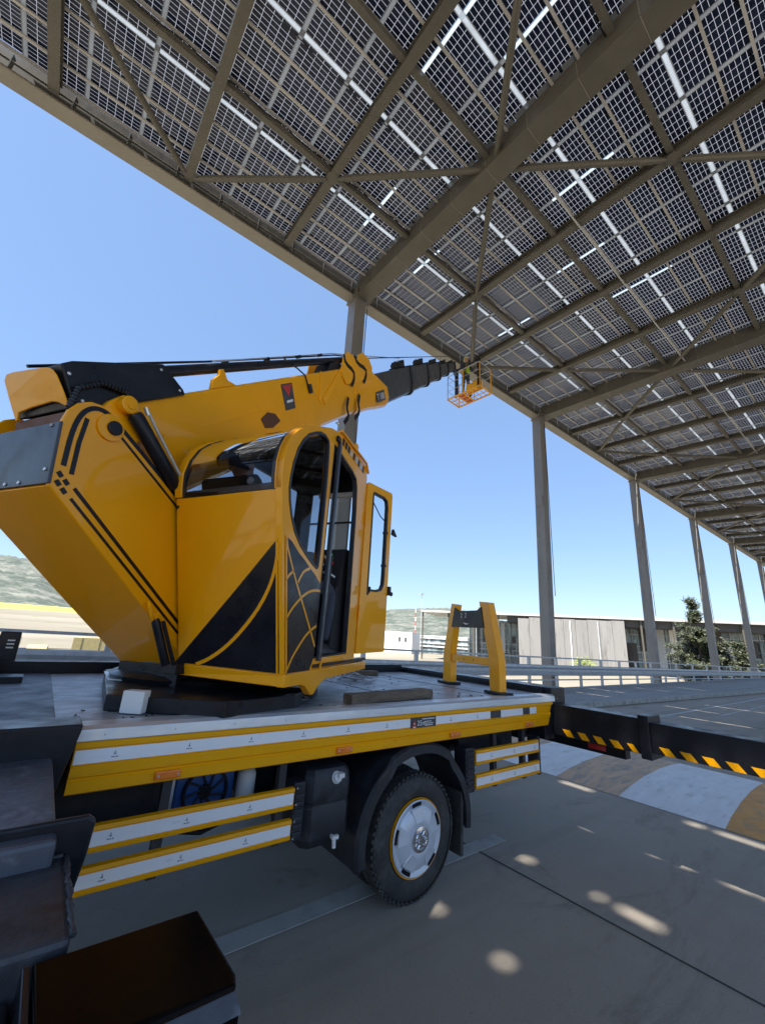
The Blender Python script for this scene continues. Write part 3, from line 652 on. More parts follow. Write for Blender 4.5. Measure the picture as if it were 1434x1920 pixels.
# construction site on the left
YC = thing('site_container', pol(85.3, 70, -4.2), 'yellow site container standing on the pale ground behind the railing', 'container')
M['paleyellow'] = mat('faded_yellow_container_paint', (0.42, 0.34, 0.16), 0.6)
u = Vector((math.cos(R(-5)), math.sin(R(-5)), 0)); n_ = Vector((-u.y, u.x, 0))
MB().box(pol(85.3, 70, -1.9), (4.0, 2.4, 2.4), M['paleyellow'], (u, n_, Z)).build('body', YC, bevel=0.03)
for q in (-1.0, 1.0): MB().box(pol(85.3, 70, -1.9)-n_*1.22+u*q, (0.06, 0.04, 2.3), M['cansteel'], (u, n_, Z)).build('door_frame', YC)
MB().box(pol(85.3, 70, -3.65), (4.0, 2.4, 1.1), M['bwall'], (u, n_, Z)).build('footing', YC)
for k, (az, d, s_, m_, lb_) in enumerate(((89.8, 75, 0.8, 'paleyellow', 'smaller faded yellow tank on the pale ground left of the yellow container'), (92.4, 90, 1.2, 'paleyellow', 'yellow storage tank at the left edge of the pale ground'), (84.0, 45, 0.8, 'wood', 'brown crate on the ground under the railing beside the crane'))):
    t_ = thing('storage_tank' if k < 2 else 'wooden_crate', pol(az, d, -4.2), lb_, 'tank' if k < 2 else 'crate'); p = pol(az, d, -4.2+s_+(0.6 if k < 2 else 0))
    if k < 2:
        MB().tube([p-u*s_*1.4, p-u*s_*1.3, p+u*s_*1.3, p+u*s_*1.4], [s_*0.7, s_*0.9, s_*0.9, s_*0.7], M[m_], 20).build('tank_body', t_, smooth=True)
        for q in (-.8, .8): MB().box(p+u*s_*q+Z*(-s_*1.1), (0.25, s_*1.4, s_*0.9), M['soffit'], (u, n_, Z)).build('leg', t_)
    else:
        MB().box(p, (2.4, 1.2, 1.4), M[m_], (u, n_, Z)).build('box_body', t_, bevel=0.02)
        for q in (-1, 0, 1): MB().box(p+u*q*1.1-n_*0.62, (0.12, 0.05, 1.44), M['paleyellow'], (u, n_, Z)).build('batten', t_)
for k, (az, d, r_) in enumerate(((87.3, 55, 2.2), (90.9, 60, 1.8), (94.2, 58, 2.4))):
    t_ = MB(); c = pol(az, d, -4.3); rng = random.Random(k); vs_ = [c+Z*r_*0.55]; fs = []
    for j in range(1, 5):
        for i in range(16):
            a = i*math.pi/8; q = j/4; vs_.append(c+Vector((math.cos(a)*r_*q*1.5, math.sin(a)*r_*q, r_*0.55*(1-q**1.4)))*rng.uniform(.9, 1.1) if False else c+Vector((math.cos(a)*r_*q*1.5*rng.uniform(.88, 1.1), math.sin(a)*r_*q, r_*0.55*(1-q**1.4)*rng.uniform(.8, 1.15))))
    for i in range(16): fs.append((0, 1+i, 1+(i+1) % 16))
    for j in range(3):
        for i in range(16): a_ = 1+j*16+i; b_ = 1+j*16+(i+1) % 16; fs.append((a_, a_+16, b_+16, b_))
    tag(t_.add(vs_, fs, M['soil']).build('rubble_heap', smooth=True), ['pale heap of rubble left of the yellow container', 'pale rubble heap near the left edge behind the railing', 'largest pale rubble heap at the far left'][k], 'heap')

# ================================================================ CRANE TRUCK
CC = Vector((1.2, 3.75)); AA = Vector((math.cos(R(30)), math.sin(R(30)))); BB = Vector((math.sin(R(30)), -math.cos(R(30))))
def T(s, b, z): p = CC+AA*s+BB*b; return Vector((p.x, p.y, z))
A3 = Vector((AA.x, AA.y, 0)); B3 = Vector((BB.x, BB.y, 0))
_w0 = T(-.72, 1.19, 0); _w1 = T(.973, .967, 0); DV = (_w1-_w0).normalized(); NV = Vector((DV.y, -DV.x, 0))
def SP(D, z, off=0.0): p = _w0+DV*D+NV*off; return Vector((p.x, p.y, z))
def BT(t, v, l=0.0): return T(-1.53+.781*t-.624*v, l, 2.81+.624*t+.781*v)
UB = (BT(1, 0)-BT(0, 0)).normalized(); VB = (BT(0, 1)-BT(0, 0)).normalized()
CT = thing('crane_truck', (2.4, 3.7, 0), 'yellow truck mounted crane with open cab door and long telescopic boom', 'crane truck')

# ---- flat bed
Zb = 1.262
bd = MB(); bd.bb((-2.6, 2.60, 1.20), (4.30, 4.94, Zb), M['bed'])
dl = bd
for x in (0.02, 1.2, 2.5, 3.6): dl.box((x, 3.75, Zb+0.002), (0.008, 2.3, 0.003), M['black'])
dl.build('deck', CT)
sb = MB()          # side board profile (y, z) extruded along x with a slanted rear end
pr = [(2.60, 1.268), (2.505, 1.262), (2.486, 1.252), (2.484, 1.205), (2.500, 1.200)]
def xprof(mb, prof, x0, x1, m, slant=0.0):
    n = len(prof); a = [(x0, y, z) for y, z in prof]; b = [(x1-slant*(1.26-z), y, z) for y, z in prof]; mb.loft([a, b], m)
al = MB(); xprof(al, [(2.62, 1.262), (2.62, 1.270), (2.505, 1.270), (2.480, 1.256), (2.478, 1.206), (2.50, 1.206)], -2.6, 4.335, M['alu']); al.build('edge_trim', CT, bevel=0.003)
yb_ = MB(); xprof(yb_, [(2.60, 1.2055), (2.489, 1.2055), (2.482, 1.195), (2.482, 1.178), (2.492, 1.174), (2.492, 1.108), (2.480, 1.100), (2.480, 1.062), (2.487, 1.055), (2.487, 1.050), (2.480, 1.044), (2.480, 0.998), (2.488, 0.992), (2.56, 0.992), (2.56, 1.02), (2.60, 1.19)], 0.245, 4.33, M['yellow2'], 0.55)
yb_.build('side_board', CT)
SBD = bpy.data.objects['side_board']
rv = MB()
for k in range(14): rv.lathe((0.35+k*0.31, 2.479, 1.232), (0, -1, 0), [(0, 0.0), (0, .005), (.003, .004), (.004, 0)], M['bolt'], 8)
rv.build('rivet', bpy.data.objects['edge_trim'])
def tape(x0, x1, z0, z1, y, parent, step=0.30, off=0.12, dark=()):
    mb = MB(); cuts = [x0]+[c for d in dark for c in d]+[x1]
    for a, b in zip(cuts[::2], cuts[1::2]): mb.bb((a, y-0.003, z0), (b, y, z1), M['tape'])
    for d in dark: mb.bb((d[0], y-0.0035, z0), (d[1], y, z1), M['stickergrey'])
    mk = mb; x = x0+off; zc_ = (z0+z1)/2
    while x < x1-0.05:
        if not any(d[0]-0.03 < x < d[1]+0.03 for d in dark):
            mk.bb((x-.002, y-.0042, zc_-.002), (x+.002, y-.003, zc_+.014), M['tapemark']); mk.bb((x-.007, y-.0042, zc_+.001), (x+.005, y-.003, zc_+.004), M['tapemark'])
            mk.bb((x-.013, y-.0042, zc_-.013), (x-.004, y-.003, zc_-.008), M['tapemark']); mk.bb((x-.002, y-.0042, zc_-.013), (x+.004, y-.003, zc_-.009), M['tapemark']); mk.bb((x+.006, y-.0042, zc_-.013), (x+.014, y-.003, zc_-.008), M['tapemark'])
        x += step
    mk.build('reflective_tape', parent)
tape(0.25, 3.995, 1.112, 1.170, 2.4905, SBD, 0.335, 0.16, dark=((3.27, 3.42), (3.765, 3.88)))
# maker's sticker on the board
st = MB(); st.bb((2.31, 2.4855, 1.078), (2.58, 2.489, 1.176), M['stickergrey']); st.build('sticker', SBD)
MB().prism([(2.325, 2.4845, 1.086), (2.375, 2.4845, 1.086), (2.355, 2.4845, 1.155), (2.345, 2.4845, 1.155)], (0, 0.001, 0), M['sticker_red']).bb((2.338, 2.4835, 1.105), (2.362, 2.4843, 1.115), M['sticker_white']).bb((2.343, 2.4835, 1.13), (2.357, 2.4843, 1.138), M['sticker_white']).build('emblem', SBD)
text_mesh('25m', 0.052, (2.378, 2.4845, 1.118), (1, 0, 0), (0, 0, 1), 'lettering', SBD, M['sticker_white'])
for k, (xa, xb, z, hh) in enumerate(((2.43, 2.565, 1.158, .007), (2.455, 2.53, 1.140, .005), (2.47, 2.55, 1.127, .005), (2.46, 2.545, 1.114, .006), (2.42, 2.445, 1.09, .008))):
    MB().bb((xa, 2.4845, z), (xb, 2.4855, z+hh), M['sticker_white']).build('small_print', SBD)
for x in (0.66, 1.72, 2.79, 3.84):
    ml = MB(); ml.bb((x-0.06, 2.462, 1.008), (x+0.06, 2.481, 1.045), M['orange']).build('marker_lamp', SBD, bevel=0.006)
    MB().lathe((x-0.045, 2.461, 1.027), (0, -1, 0), [(0, 0), (0, .006), (.003, .005), (.003, 0)], M['bolt'], 8).lathe((x+0.045, 2.461, 1.027), (0, -1, 0), [(0, 0), (0, .006), (.003, .005), (.003, 0)], M['bolt'], 8).build('lamp_screw', SBD)
# far curb, rear beam housing
MB().bb((-2.6, 4.86, Zb), (4.3, 4.95, Zb+0.10), M['black']).build('bed_curb', CT, bevel=0.006)
hs = MB(); hs.bb((4.34, 2.52, 0.95), (4.62, 4.95, 1.33), M['black']); hs.build('outrigger_housing', CT, bevel=0.012)
MB().bb((4.30, 2.60, 1.15), (4.337, 4.93, 1.31), M['black']).build('rear_curb', CT)
# rear outrigger: two telescoping boxes with hazard stripes
ro = MB(); ro.bb((4.31, 1.66, 0.90), (4.55, 2.70, 1.185), M['black']); ro.build('outrigger_beam', CT, bevel=0.008)
RO = bpy.data.objects['outrigger_beam']
ro2 = MB(); ro2.bb((4.325, -0.6, 0.925), (4.535, 1.70, 1.165), M['black']); ro2.build('outrigger_extension', CT, bevel=0.006)
RO2 = bpy.data.objects['outrigger_extension']
MB().bb((4.31, -0.85, 0.55), (4.55, -0.60, 1.20), M['black']).tube([(4.43, -0.72, 0.04), (4.43, -0.72, 0.6)], 0.05, M['chrome'], 16).lathe((4.43, -0.72, 0.001), (0, 0, 1), [(0, 0), (0, .18), (.02, .18), (.05, .06), (.05, 0)], M['black'], 24).build('rear_jack', CT, bevel=0.004)
MB().bb((4.29, 1.60, 0.87), (4.57, 1.685, 1.215), M['black']).build('beam_collar', CT, bevel=0.006)
def hazard(par, y0, y1, x, z0, z1):
    mb = MB(); y = y0
    while y > y1+0.02:
        a = y; b = max(y-0.075, y1+0.001); sl = 0.045
        mb.prism([(x, a, z1), (x, b, z1), (x, b-sl, z0), (x, a-sl, z0)], (0.002, 0, 0), M['yellow2']); y -= 0.15
    mb.build('hazard_stripe', par)
hazard(RO, 2.40, 1.75, 4.306, 0.905, 0.965); hazard(RO2, 1.55, -0.5, 4.321, 0.928, 0.985)
MB().bb((4.16, 2.5, 0.86), (4.33, 2.72, 1.2), M['black']).build('housing_cover', CT, bevel=0.008)
MB().bb((4.5, 2.62, 1.16), (4.66, 2.66, 1.30), M['white']).bb((4.5, 2.60, 1.17), (4.655, 2.62, 1.225), M['red']).bb((4.5, 2.60, 1.23), (4.655, 2.62, 1.27), M['orange']).build('tail_lamp', CT)
ub = MB(); ub.bb((4.62, 1.95, 0.76), (4.72, 4.7, 0.86), M['black']).bb((4.605, 2.13, 0.79), (4.618, 2.30, 0.835), M['red']).bb((4.3, 2.9, 0.78), (4.62, 3.0, 0.95), M['black']); ub.build('underrun_bar', CT)

# ---- chassis
ch = MB()
for y in (3.30, 4.10): ch.bb((-2.6, y-0.04, 0.72), (4.5, y+0.04, 0.98), M['black'])
for x in (-0.9, 0.5, 1.75, 3.2, 4.2): ch.bb((x-0.05, 3.34, 0.74), (x+0.05, 4.06, 0.95), M['black'])
ch.build('chassis_frame', CT)
MB().bb((-2.6, 2.66, 0.985), (4.25, 4.85, 1.20), M['black']).build('subframe', CT)
sp_ = MB()
for x in (0.68, 1.38, 3.32, 3.78): sp_.bb((x-0.02, 2.56, 0.60), (x+0.02, 2.62, 1.02), M['plastic'])
sp_.build('guard_bracket', CT)
bpy.data.objects.remove(bpy.data.objects['guard_bracket'])
for x in (0.68, 1.32, 3.36, 3.80): MB().bb((x-0.022, 2.515, 0.57), (x+0.022, 2.56, 1.02), M['plastic']).build('guard_bracket', CT)
for (x0, x1, z0, z1) in ((-0.4, 1.395, 0.745, 0.855), (-0.4, 1.395, 0.59, 0.695), (3.07, 4.01, 0.768, 0.878), (3.07, 4.01, 0.592, 0.70)):
    g = MB(); xprof(g, [(2.515, z0), (2.487, z0+.003), (2.484, z0+.02), (2.490, z0+.024), (2.490, z1-.024), (2.484, z1-.02), (2.487, z1-.003), (2.515, z1)], x0, x1, M['yellow2']); o = g.build('side_guard', CT)
    tape(x0+0.005, x1-0.005, z0+0.026, z1-0.026, 2.4895, o, 0.33, 0.2)
for (x0, x1, z0, z1) in ((1.40, 1.475, 0.575, 0.875), (2.955, 3.065, 0.575, 0.90), (4.015, 4.055, 0.57, 0.905)):
    e = MB(); e.bb((x0, 2.50, z0), (x1, 2.62, z1), M['plastic'])
    if x1-x0 > 0.05:
        for k in range(7): e.bb((x0+.006, 2.489, z0+0.02+k*(z1-z0-.03)/7), (x1-.006, 2.502, z0+0.02+k*(z1-z0-.03)/7+0.026), M['plastic'])
    o = e.build('end_cap', CT, bevel=0.006)
    if x1-x0 < 0.1 and x0 < 2:
        for k in range(4): MB().lathe((x0+0.012, 2.488, z0+0.02+k*0.085), (0, -1, 0), [(0, 0), (0, .006), (.004, .005), (.004, 0)], M['bolt'], 8).build('cap_bolt', o)
# water tank
tk = MB(); x0, x1, y0, y1, z0, z1 = 1.49, 1.83, 2.50, 2.95, 0.50, 0.925; c_ = 0.045
poly = [(x0, y0+c_), (x0+c_, y0), (x1-c_, y0), (x1, y0+c_), (x1, y1), (x0, y1)]
def ins(p, d): cx, cy = (x0+x1)/2, (y0+y1)/2; return [(cx+(a-cx)*(1-d), cy+(b-cy)*(1-d)) for a, b in p]
rings = []
for z, d in ((z0, .12), (z0+.04, .02), (z0+.05, 0), (z0+.21, 0), (z0+.22, .02), (z0+.235, .02), (z0+.245, 0), (z1-.09, 0), (z1-.04, .04), (z1-.01, .13), (z1, .22)): rings.append([(a, b, z) for a, b in ins(poly, d)])
tk.loft(rings, M['plastic']); o = tk.build('water_tank', CT, smooth=True, angle=25)
MB().lathe((1.70, 2.515, 0.862), (0, -1, 0.25), [(0, 0), (0, .035), (.012, .036), (.016, .03), (.03, .028), (.034, .02), (.036, 0)], M['white'], 16).bb((1.69, 2.46, 0.87), (1.73, 2.50, 0.895), M['white']).build('filler_cap', o)
MB().tube([(1.69, 2.50, 0.55), (1.69, 2.47, 0.55), (1.69, 2.465, 0.50)], 0.012, M['white'], 8).bb((1.67, 2.455, 0.545), (1.715, 2.475, 0.565), M['white']).build('tap', o)
# oil cooler with fan, filter bottle, hydraulic pieces under the bed
oc = MB(); oc.bb((0.80, 2.80, 0.66), (1.14, 2.90, 0.97), M['blue']); o = oc.build('oil_cooler', CT, bevel=0.01)
fn_ = MB(); fn_.lathe((0.97, 2.80, 0.815), (0, -1, 0), [(0, .13), (.02, .13), (.02, .115), (0, .115)], M['black'], 24)
fn_.lathe((0.97, 2.795, 0.815), (0, -1, 0), [(0, 0), (0, .04), (.01, .035), (.012, 0)], M['black'], 16)
for k in range(9): a = k*2*math.pi/9; fn_.tube([(0.97+.03*math.cos(a), 2.79, 0.815+.03*math.sin(a)), (0.97+.118*math.cos(a+.5), 2.785, 0.815+.118*math.sin(a+.5))], .006, M['plastic'], 6)
fn_.build('fan', o)
for x, z in ((.82, .68), (1.12, .68), (.82, .95), (1.12, .95)): MB().lathe((x, 2.799, z), (0, -1, 0), [(0, 0), (0, .01), (.006, .008), (.006, 0)], M['bolt'], 8).build('cooler_bolt', o)
MB().bb((0.745, 2.78, 0.66), (0.79, 2.86, 1.0), M['alu']).build('cooler_bracket', CT)
MB().lathe((1.20, 2.76, 0.72), (0, 0, 1), [(0, 0), (0, .05), (.02, .055), (.17, .055), (.19, .045), (.20, .03), (.22, .03), (.22, 0)], M['white'], 20).build('filter_bottle', CT, smooth=True)
MB().tube([(0.78, 2.9, 0.62), (1.0, 2.85, 0.585), (1.15, 2.9, 0.60), (1.3, 3.1, 0.68)], 0.014, M['black'], 8).build('hose', CT, smooth=True)
MB().bb((1.28, 2.9, 0.62), (1.46, 3.2, 0.95), M['black']).build('valve_box', CT, bevel=0.01)
MB().tube([(3.2, 3.0, 0.85), (3.75, 3.0, 0.85)], 0.11, M['black'], 20).build('air_tank', CT, smooth=True)
MB().bb((3.15, 2.75, 0.70), (3.95, 2.80, 0.92), M['plastic']).build('rear_panel', CT)
# wheels
def wheel(x, y, rr=0.392, out=-1):
    o_ = Vector((0, out, 0)); c = Vector((x, y, rr))
    ty = MB(); ty.lathe(c, o_, [(-.20, .245), (-.215, .30), (-.205, .365), (-.185, .385), (-.14, .392), (-.06, .392), (-.035, .380), (-.02, .366), (-.006, .335), (0.0, .30), (-.004, .262), (-.014, .247), (-.03, .24)], M['rubber'], 64)
    for k in range(56):
        a = 2*math.pi*k/56; d = Vector((math.cos(a), 0, math.sin(a))); t_ = Vector((-math.sin(a), 0, math.cos(a)))
        ty.box(c+d*.388+o_*(-.045), (.014, .045, .024), M['rubber'], (d, o_, t_)); ty.box(c+d*.390+o_*(-.115), (.010, .04, .024), M['rubber'], (d, o_, t_))
    for k in range(56):
        a = 2*math.pi*(k+.5)/56; d = Vector((math.cos(a), 0, math.sin(a))); t_ = Vector((-math.sin(a), 0, math.cos(a)))
        ty.box(c+d*.377+o_*(-.024), (.012, .02, .020), M['rubber'], (d, o_, t_))
    t = ty.build('tyre', None, smooth=True, angle=30); return t, c, o_
def full_wheel(x, y, cap=True):
    w_ = bpy.data.objects.new('wheel', None); COL.objects.link(w_); w_.parent = CT; w_.location = Vector((x, y, .392))-world_loc(CT)
    t, c, o_ = wheel(x, y); t.parent = w_; t.location = Vector(t.location)-world_loc(w_)
    rm = MB(); rm.lathe(c, o_, [(-.05, .20), (-.03, .235), (-.008, .244), (-.002, .243), (-.004, .236), (-.03, .225), (-.09, .20), (-.1, 0)], M['yellow'], 48); rm.build('rim', w_, smooth=True)
    if cap:
        hc = MB(); n = 60; rings = []
        prof = [(.004, .2335), (.010, .226), (.006, .214), (.0, .196), (.010, .182), (.020, .165), (.030, .12), (.034, .085), (.030, .078)]
        hc.lathe(c, o_, prof+[(.028, 0)], M['cap'], 60); hc.build('hub_cap', w_, smooth=True, angle=50)
        for k in range(5):
            a0 = math.pi/2+k*2*math.pi/5+.10; sl = MB(); pts = []
            for q in range(8): a = a0+(q/7-.5)*0.42; pts.append((a, .222))
            for q in range(7, -1, -1): a = a0+(q/7-.5)*0.40; pts.append((a, .198))
            sl.prism([c+o_*0.0102+Vector((math.cos(a), 0, math.sin(a)))*r for a, r in pts], o_*0.002, M['decal']); sl.build('cap_slot', w_)
            rb = MB(); a = a0; d = Vector((math.cos(a), 0, math.sin(a))); t2 = Vector((-math.sin(a), 0, math.cos(a)))
            rb.prism([c+o_*.012+d*.19+t2*.062, c+o_*.030+d*.10+t2*.03, c+o_*.030+d*.10-t2*.03, c+o_*.012+d*.19-t2*.062], o_*.006, M['cap']); rb.build('cap_ridge', w_, bevel=0.004)
        MB().lathe(c, o_, [(.026, .082), (.040, .078), (.044, .06), (.036, .055), (.034, .03), (.05, .024), (.052, 0)], M['chrome'], 28).build('hub', w_, smooth=True, angle=25)
        for k in range(6):
            a = k*math.pi/3; MB().box(c+o_*.046+Vector((math.cos(a), 0, math.sin(a)))*.045, (.03, .012, .012), M['chrome'], (Vector((math.cos(a), 0, math.sin(a))), o_, Vector((-math.sin(a), 0, math.cos(a))))).build('hub_rib', w_, bevel=0.003)
    return w_
full_wheel(2.425, 2.50); full_wheel(2.425, 2.76, False); full_wheel(2.425, 4.62, False)
MB().tube([(2.425, 2.8, 0.392), (2.425, 4.6, 0.392)], 0.07, M['black'], 12).lathe((2.425, 3.7, .392), (0, 1, 0), [(-.16, 0), (-.14, .12), (0, .17), (.14, .12), (.16, 0)], M['black'], 20).build('axle', CT, smooth=True)
# mudguard arch
mg = MB(); n = 26; rings = []; cx, cz = 2.44, 0.42
for k in range(n):
    a = math.pi*1.06-(math.pi*1.10)*k/(n-1); r = 0.475+0.02*abs(math.cos(a))
    if abs(math.sin(a)) > 0.8: r += 0.03
    d = Vector((math.cos(a), 0, math.sin(a)))
    q = [(r, 2.475), (r+.055, 2.478), (r+.07, 2.50), (r+.07, 3.02), (r+.04, 3.02), (r+.035, 2.53), (r, 2.50)]
    rings.append([Vector((cx, 0, cz))+d*rr_+Vector((0, yy, 0)) for rr_, yy in q])
mg.loft(rings, M['plastic']); mg.build('mudguard', CT, smooth=True, angle=30)
MB().bb((2.895, 2.50, 0.17), (2.925, 2.86, 0.60), M['rubber']).build('mud_flap', CT, bevel=0.004)

# ---- front outrigger beside the camera
MB().bb((-2.4, 2.43, 0.90), (0.16, 4.9, 1.27), M['worn']).build('front_beam_housing', CT, bevel=0.01)
fl1 = MB(); fl1.prism([(-1.6, 2.42, 1.295), (0.235, 2.42, 1.295), (0.245, 2.42, 1.275), (0.19, 2.42, 0.98), (0.12, 2.42, 0.9), (-1.6, 2.42, 0.9)], (0, -0.03, 0), M['black']); fl1.build('housing_flange', CT, bevel=0.006)
MB().bb((-1.6, 2.395, 1.265), (0.245, 2.60, 1.297), M['black']).build('housing_lip', CT, bevel=0.006)
MB().bb((-1.5, 1.55, 0.86), (0.165, 2.50, 1.175), M['dusty']).build('front_outrigger_beam', CT, bevel=0.012)
fl2 = MB(); fl2.prism([(-1.4, 1.63, 1.20), (0.235, 1.63, 1.20), (0.255, 1.63, 1.185), (0.25, 1.63, 1.10), (0.20, 1.63, 0.80), (-1.4, 1.63, 0.80)], (0, -0.025, 0), M['black']); fl2.build('beam_flange', CT, bevel=0.008)
MB().bb((-1.4, 1.215, 0.80), (0.195, 1.62, 1.115), M['worn']).build('front_outrigger_extension', CT, bevel=0.012)
EX = bpy.data.objects['front_outrigger_extension']
we = MB(); rng = random.Random(11)
pts = [Vector((0.198+rng.uniform(-.002, .002), 1.60-k*0.012, 1.112)) for k in range(32)]; we.tube(pts, [.005+rng.uniform(0, .004) for _ in pts], M['worn'], 6)
pts = [Vector((0.19-k*0.02, 1.592, 1.118)) for k in range(40)]; we.tube(pts, [.006+rng.uniform(0, .004) for _ in pts], M['worn'], 6)
we.build('weld_bead', EX, bevel=0.003)
gb = MB(); gb.prism([(0.135, 1.20, 1.10), (0.445, 1.20, 1.10), (0.452, 0.965, 1.10), (0.448, 0.945, 1.092), (0.15, 0.945, 1.092), (0.140, 0.965, 1.10)], (0, 0, -0.012), M['gloss'])
gb.build('jack_cover', CT, bevel=0.006, bseg=3)
gb2 = MB(); gb2.loft([[(0.142, 1.19, 1.086), (0.443, 1.19, 1.086), (0.446, 0.950, 1.086), (0.150, 0.950, 1.086)], [(0.14, 1.19, 1.06), (0.445, 1.19, 1.06), (0.452, 0.925, 1.062), (0.145, 0.925, 1.062)], [(0.14, 1.19, 0.55), (0.445, 1.19, 0.55), (0.452, 0.925, 0.55), (0.145, 0.925, 0.55)]], M['gloss']); gb2.build('jack_housing', CT, bevel=0.005)
MB().prism([(.150, .9435, 1.086), (.446, .9435, 1.086), (.452, .921, 1.064), (.146, .921, 1.064)], (0, -.002, -.001), M['dusty']).build('jack_edge', CT)  # pale sliver holds both the worn lip and the light on it
MB().bb((0.118, 0.95, 0.6), (0.132, 1.19, 1.104), M['black']).build('jack_side_plate', CT, bevel=0.003)
MB().bb((-0.9, 0.9, 0.62), (0.112, 1.21, 1.05), M['worn']).build('jack_carrier', CT, bevel=0.01)
MB().bb((-0.8, 2.70, 0.74), (0.745, 3.15, 1.0), M['seat']).bb((1.25, 3.0, .7), (2.0, 3.2, 1.0), M['seat']).build('added_dark_box', CT)  # black boxes added so the space under the bed stays dark
MB().tube([(0.30, 1.06, 0.03), (0.30, 1.06, 0.6)], 0.05, M['chrome'], 16).lathe((0.30, 1.06, 0.0), (0, 0, 1), [(0.001, 0), (0.001, .18), (.02, .18), (.04, .06), (.04, 0)], M['black'], 24).build('jack_foot', CT, smooth=True)
# far side leg standing above the bed edge
MB().prism([(-0.30, 4.97, 1.30), (-0.11, 4.97, 1.30), (-0.12, 4.97, 1.60), (-0.26, 4.97, 1.60)], (0, .08, 0), M['black']).build('far_jack_head', CT, bevel=0.01)
for z in (1.46, 1.49, 1.52): MB().bb((-0.20, 4.962, z), (-0.15, 4.969, z+0.012), M['sticker_white']).build('jack_print', bpy.data.objects['far_jack_head'])
MB().bb((-1.6, 4.15, Zb), (-0.02, 4.35, Zb+0.05), M['black']).bb((-1.6, 4.3, Zb+.05), (-0.25, 4.9, Zb+0.14), M['black']).build('far_beam_cover', CT, bevel=0.008)

# ---- boom rest (A frame) on the bed
E_ = (Vector((3.70, 2.71, 0))-Vector((3.895, 3.553, 0))).normalized(); F_ = Vector((-E_.y, E_.x, 0)); O_ = Vector((3.895, 3.553, 0))
if F_.x > 0: F_ = -F_
def AF(u, z, d=0.0): return O_+E_*u+F_*d+Vector((0, 0, z))
af = bpy.data.objects.new('boom_rest', None); COL.objects.link(af); af.parent = CT; af.location = AF(0.43, Zb)-world_loc(CT)
def aleg(u0, u1, u2, u3, w_=0.15):
    pl = [(u0, Zb+.02), (u0+w_, Zb+.02), (u1+w_, 1.585), (u3+(w_*.72 if u3 > .4 else w_*.62), 2.165), (u3, 2.18), (u1, 1.60)]
    MB().prism([AF(a, b, -0.045) for a, b in pl], F_*0.09, M['yellow']).build('leg', af, bevel=0.006)
aleg(-0.06, -0.06, 0, 0.10); 
pl = [(0.78, Zb+.02), (0.93, Zb+.02), (0.925, 1.595), (0.775, 2.165), (0.625, 2.18), (0.775, 1.58)]
MB().prism([AF(a, b, -0.045) for a, b in pl], F_*0.09, M['yellow']).build('leg', af, bevel=0.006)
MB().prism([AF(0.085, 1.52, -.03), AF(0.78, 1.52, -.03), AF(0.78, 1.60, -.03), AF(0.085, 1.60, -.03)], F_*0.06, M['yellow']).build('cross_bar', af, bevel=0.005)
MB().prism([AF(0.12, 1.905, .035), AF(0.71, 1.895, .035), AF(0.67, 2.12, .035), AF(0.60, 2.085, .035), AF(0.26, 2.085, .035), AF(0.18, 2.13, .035)], F_*0.02, M['decal']).build('saddle_plate', af)
for u in (0.0, 0.86): MB().prism([AF(u-.13, Zb+.002, -.08), AF(u+.13, Zb+.002, -.08), AF(u+.13, Zb+.03, -.08), AF(u-.13, Zb+.03, -.08)], F_*0.16, M['black']).build('foot_plate', af, bevel=0.008)
for u in (0.33, 0.50): MB().lathe(AF(u, 1.56, .031), F_, [(0, 0), (0, .008), (.002, 0)], M['decal'], 10).build('bolt_hole', af)
text_mesh('2  2', 0.075, AF(0.30, 2.01, .0565), E_, (0, 0, 1), 'lettering', af, M['sticker_white'], 0.0006)
MB().prism([AF(.34, 1.955, .0560), AF(.46, 1.94, .0560), AF(.40, 1.93, .0560)], F_*0.001, M['sticker_white']).build('mark', af)

# ---- turntable and skirt
sk_ = MB(); hexp = [(.37, 2.90), (.90, 2.48), (1.40, 2.62), (1.85, 3.1), (2.1, 3.8), (1.75, 4.6), (.95, 4.8), (.50, 4.3), (.43, 3.6)]
sk_.prism([(a, b, Zb+.002) for a, b in hexp], (0, 0, 0.085), M['black']); sk_.build('turntable_skirt', CT, bevel=0.006)
MB().lathe((1.2, 3.75, Zb+.087), (0, 0, 1), [(0, 0), (0, .72), (.03, .74), (.05, .70), (.06, .62), (.16, .60), (.17, 0)], M['black'], 48).build('turntable', CT, smooth=True, angle=30)
jb = MB(); jx = Vector((0.53, -0.42, 0)).normalized(); jy = Vector((-jx.y, jx.x, 0)); jb.box(Vector((.50, 2.775, Zb+.062)), (.12, .07, .115), M['white'], (jx, jy, Vector((0, 0, 1)))); jb.build('junction_box', CT, bevel=0.006)
MB().prism([(.44, 3.55, Zb+.088), (.55, 3.50, Zb+.088), (.52, 4.1, Zb+.088), (.47, 4.1, Zb+.088)], (0, 0, .004), M['alu']).build('skirt_lit_top', CT)  # pale sheet: light on the skirt's top face put into its colour
hb = MB()
for k in range(4):
    pts = [Vector((1.35+0.03*k, 2.72+.04*k, Zb+.10)), Vector((1.5+.04*k, 2.74+.02*k, Zb+.03+0.02*k)), Vector((1.62+.03*k, 2.85+.03*k, Zb+.02)), Vector((1.7, 3.1, Zb+.05))]
    hb.tube(pts, 0.009, M['black'], 6)
hb.build('hose_bundle', CT, smooth=True)

